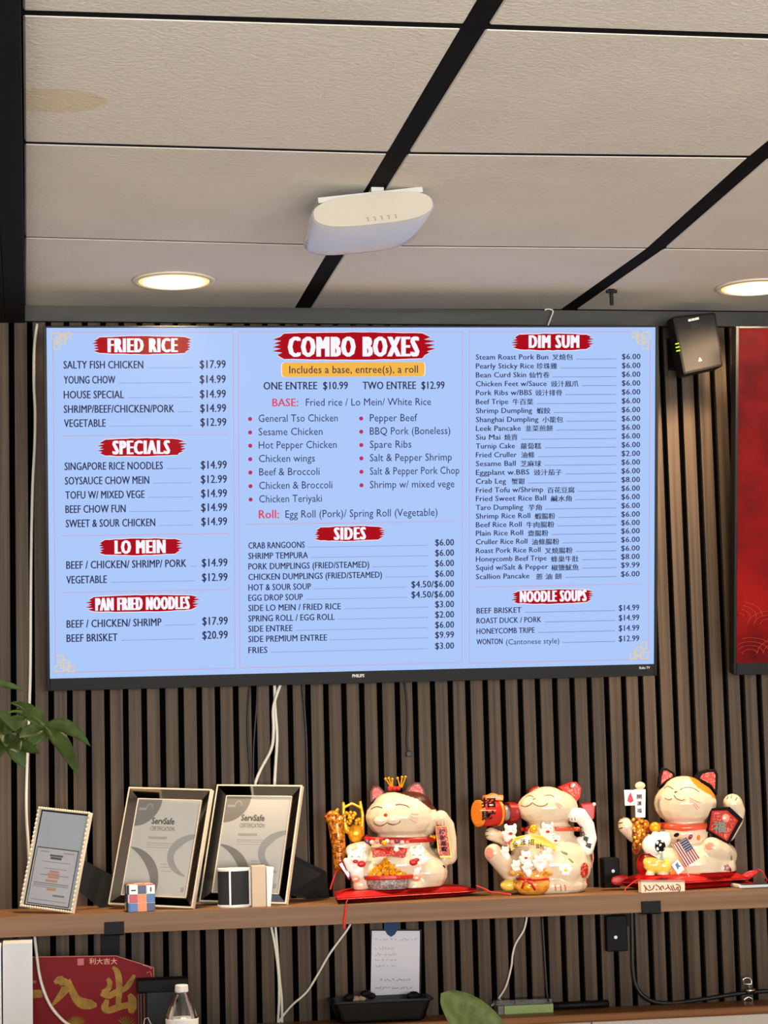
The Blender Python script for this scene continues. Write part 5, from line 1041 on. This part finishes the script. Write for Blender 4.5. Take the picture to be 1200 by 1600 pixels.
for pts in (((905, 318), (912, 300)), ((965, 325), (975, 305)), ((935, 310), (938, 292))): F.stroke(bv, pts, 3.5, line, 'toe_line', k3)
for y in (462, 492, 530): F.stroke(bv, ((125, y), (152, y - 8)), 3.5, brown, 'toe_line', k3)
for i in range(5):
    t_ = 2 * math.pi * i / 5; F.patch(bv, 905 + 16 * math.cos(t_), 812 + 16 * math.sin(t_), 11, 11, mat('mauve_glaze', (170, 110, 120), .2), 'painted_petal', k3, .001)
F.patch(bv, 925, 822, 12, 20, dred, 'painted_leaf', k3, .001, 30); F.patch(bv, 935, 742, 14, 26, MATS['green_glaze'], 'painted_leaf', k3, .001, 20)
for i, (x, y) in enumerate(((460, 590), (540, 575), (640, 590), (700, 595), (770, 575), (560, 620))): F.patch(bv, x, y, 22, 14, (orange, blk, purp)[i % 3], 'neck_flower', k3, .003, i * 30)
# house-shaped tablet
tb = F.slab([(785, 385, 150), (925, 372, 140), (1022, 462, 120), (920, 642, 125), (762, 548, 150)], .01, blk, 'votive_tablet', k3, .001)
F.slab([(795, 402, 154), (905, 398, 145), (985, 470, 126), (905, 620, 130), (776, 540, 155)], .004, redg, 'tablet_panel', tb)
F.slab([(805, 412, 157), (900, 408, 148), (970, 472, 129), (900, 605, 133), (786, 535, 158)], .002, flor, 'tablet_picture', tb)
m = MB(); letters(m, '福', F.P(805, 560, 168), EX, EZ, 95 * F.k, 80 * F.k, .03, True); m.build('tablet_character', mat('grey_green_print', (96, 100, 86), .4), tb); MB().ell(F.P(895, 455, 150), 30 * F.k, 6 * F.k, 30 * F.k).build('tablet_sun', pink, tb, smooth=True)
# fan stick with characters and its square card
stk = F.slab([(240, 245, 90), (318, 245, 90), (316, 450, 90), (248, 450, 90)], .006, whitep, 'white_plaque', k3, .001); MB().ell(F.P(278, 220, 86), 38 * F.k, 16 * F.k, 28 * F.k).build('plaque_knob', mat('cream_glaze', (240, 214, 170), .2, coat=.4), stk, smooth=True)
for i, ch in enumerate('開運福'): m = MB(); letters(m, ch, F.P(254, 318 + i * 50, 92), EX, EZ, 38 * F.k, 34 * F.k, .03, True); m.build('plaque_character', brown, stk)
F.slab([(163, 250, 80), (240, 250, 80), (245, 362, 80), (170, 364, 80)], .003, whitep, 'square_card', stk, .0006)
F.slab([(185, 330, 83), (195, 290, 83), (210, 268, 83), (222, 300, 83), (232, 330, 83), (208, 345, 83)], .001, redg, 'flame_print', stk)
m = MB(); F.c(m, [(270, 450, 60, 30), (275, 540, 60, 50), (265, 620, 60, 42), (245, 690, 60, 28)]); F.e(m, 230, 540, 30, 60, 30, 60); F.e(m, 320, 520, 30, 55, 30, 60)
fuse(m, 'gold_bundle', [mat('amber_glaze', (206, 132, 48), .2, metal=.35, noise=((150, 150, 150), (120, 44, 30), 2, .42, .6))], k3, .0018, 2)
for i in range(14): MB().ell(F.P(230 + (i * 37) % 90, 465 + (i * 53) % 200, 110), 13 * F.k, nu=8, nv=6).build('gold_nugget', gold, k3, smooth=True)
# cloth, gold boat, red back
F.slab([(490, 835, 190), (720, 800, 190), (722, 860, 190), (610, 890, 195), (500, 885, 195)], .02, orange, 'orange_cloth', k3, .004)
MB().ell(F.P(310, 790, 20), 60 * F.k, 60 * F.k, 82 * F.k).build('red_side_knot', redg, k3, smooth=True)
# small generic figure beside the flag
F.Y -= 42 * F.k
kf = thing('small_figurine', 'small cream and yellow figurine holding a black and white ball, before the flag cat', 'figurine', F.P(380, 905, 240), None)
m = MB(); F.e(m, 372, 650, 82, 76, 70, 200); F.e(m, 440, 610, 60, 60, 50, 190); F.e(m, 385, 570, 26, 22, 18, 190); F.e(m, 470, 575, 24, 22, 18, 190); fuse(m, 'head', [whitep], kf, .0016, 4)
m = MB(); F.e(m, 385, 790, 85, 62, 60, 200); F.e(m, 450, 800, 50, 55, 50, 210); F.c(m, [(330, 770, 210, 34), (430, 760, 240, 26)]); fuse(m, 'yellow_shirt', [yel], kf, .0016, 4)
m = MB(); F.e(m, 350, 870, 34, 45, 40, 215); F.e(m, 440, 870, 42, 48, 40, 215); F.e(m, 395, 900, 70, 20, 40, 220); fuse(m, 'legs', [mat('cream_glaze', (240, 214, 170), .2, coat=.4)], kf, .0016, 3, floor=ZS + .0338)
MB().ell(F.P(420, 655, 260), 40 * F.k, 40 * F.k, 44 * F.k, nu=18, nv=12).build('ball', blk, kf, smooth=True)
for x, y in ((402, 632), (436, 628), (445, 668), (405, 675), (424, 696), (425, 650)): MB().ell(F.P(x, y, 296 - ((x - 420) ** 2 + (y - 655) ** 2) / 95), 11 * F.k, 4 * F.k, 12 * F.k, nu=8, nv=6).build('ball_patch', whitep, kf, smooth=True)
MB().tube([F.P(430, 700, 262), F.P(438, 760, 262)], 10 * F.k, 6).build('blue_strap', mat('pale_blue_glaze', (160, 190, 210), .3), kf)
F.slab([(300, 712, 262), (345, 708, 270), (420, 735, 275), (415, 748, 275), (340, 726, 270)], .004, dred, 'scarf', kf)
F.Y += 42 * F.k
# flag on a stick
fg = thing('striped_flag', 'tiny stars and stripes flag on a stick in front of the third cat', 'flag', F.P(600, 860, 240))
A_, B_, C_, D_ = F.P(510, 650, 235), F.P(610, 592, 235), F.P(706, 742, 225), F.P(608, 808, 228)
def fq(u, v): return A_ * (1 - u) * (1 - v) + B_ * u * (1 - v) + C_ * u * v + D_ * (1 - u) * v      # u across stripes, v along them
wm, rm_, bm = mat('flag_white', (226, 214, 202), .7), mat('flag_red', (150, 36, 44), .7), mat('flag_blue', (52, 56, 92), .7)
flg = MB().prism([fq(0, 0), fq(1, 0), fq(1, 1), fq(0, 1)], (0, .0006, 0)).build('cloth', wm, fg)
off = V((0, -.0004, 0))
for i in range(0, 13, 2): MB().poly([fq(i / 13, 0) + off, fq(i / 13, 1) + off, fq((i + 1) / 13, 1) + off, fq((i + 1) / 13, 0) + off]).build('red_stripe', rm_, flg)
MB().poly([fq(.47, .0) + off * 2, fq(.47, .52) + off * 2, fq(1, .52) + off * 2, fq(1, .0) + off * 2]).build('blue_canton', bm, flg)
m = MB()
for i in range(6):
    for j in range(5): p_ = fq(.51 + .08 * i, .05 + .1 * j) + off * 3; m.poly([p_ + (EX * math.cos(t_) + EZ * math.sin(t_)) * (.0006 if q % 2 else .0013) for q, t_ in [(q, 2 * math.pi * q / 10) for q in range(10)]])
m.build('white_stars', wm, flg)['kind'] = 'stuff'
MB().tube([F.P(505, 640, 236), F.P(606, 812, 232), F.P(640, 900, 225)], 4 * F.k, 6).build('stick', mat('pale_wood', (206, 176, 130), .6), fg)
cdp = thing('small_card', 'tiny white card with a blue star, below the striped flag', 'card', F.P(545, 860, 250))
MB().prism([F.P(505, 792, 245), F.P(548, 752, 245), F.P(598, 822, 245), F.P(552, 862, 245)], (0, .0008, 0)).build('card_sheet', whitep, cdp)
MB().prism([F.P(*q) for q in ((530, 790, 248), (548, 770, 248), (556, 790, 248), (575, 800, 248), (556, 810, 248), (550, 828, 248), (540, 806, 248))], (0, .0004, 0)).build('blue_star', mat('blue_print', (70, 110, 160), .5), cdp)
# lettered base block
bb_ = thing('lettered_block', 'cream block with dark red brush lettering in front of the third cat', 'sign block', F.P(450, 1000, 350))
yk = F.Y - 350 * F.k; a_, c_ = at(1001.5, 1378, Y=4.288), at(1070, 1378, Y=4.288)
MB().prism([V((a_.x, 4.288, ZS + .0002)), V((c_.x, 4.288, ZS + .0002)), c_ + V((0, 0, .0)), a_], (0, .022, 0)).build('block', mat('cream_block', (232, 206, 168), .4), bb_, bevel=.001)
MB().prism([a_ + V((0, -.0003, 0)), c_ + V((0, -.0003, 0)), c_ + V((0, -.0003, .0028)), a_ + V((0, -.0003, .0028))], (0, .023, 0)).build('top_slab', mat('mauve_slab', (150, 108, 106), .4), bb_)
m = MB()
for pts in (((1006, 1383), (1009, 1388), (1008, 1393)), ((1008, 1385), (1013, 1391), (1020, 1389), (1022, 1383)), ((1014, 1383), (1016, 1388)), ((1025, 1389), (1027, 1391)), ((1024, 1382), (1030, 1386), (1034, 1391)), ((1030, 1390), (1035, 1384), (1037, 1389)), ((1039, 1390), (1044, 1387), (1049, 1391)), ((1043, 1382), (1045, 1387)), ((1048, 1384), (1052, 1392)), ((1051, 1383), (1055, 1391), (1058, 1386)), ((1056, 1382), (1061, 1383), (1063, 1388), (1061, 1393)), ((1060, 1385), (1059, 1392))):
    m.tube(spline([at(x, y, Y=4.2876) for x, y in pts], 3), .0011, 5)
m.build('brush_lettering', mat('dark_red_print', (126, 36, 48), .4), bb_)
# pointed raised cushion ends
ce = [o for o in bpy.data.objects if o.name == 'red_cushion.001'][0]
for pts in (((948, 1372), (955, 1366), (972, 1364), (990, 1368), (1004, 1376), (990, 1386), (965, 1387), (950, 1384)), ((1149, 1378), (1156, 1363), (1184, 1353), (1197, 1362), (1172, 1374), (1156, 1386))):
    P = [at(x, y, Y=4.40) for x, y in pts]; c = sum(P, V((0, 0, 0))) / len(P); m = MB(); n = len(P)
    v = [c + V((0, -.006, 0)), c + V((0, .006, 0))] + P; m._add(v, [(0, 2 + i, 2 + (i + 1) % n) for i in range(n)] + [(1, 2 + (i + 1) % n, 2 + i) for i in range(n)])
    o = m.build('raised_corner', satin, ce, smooth=True); sb_ = o.modifiers.new('s', 'SUBSURF'); sb_.levels = sb_.render_levels = 2
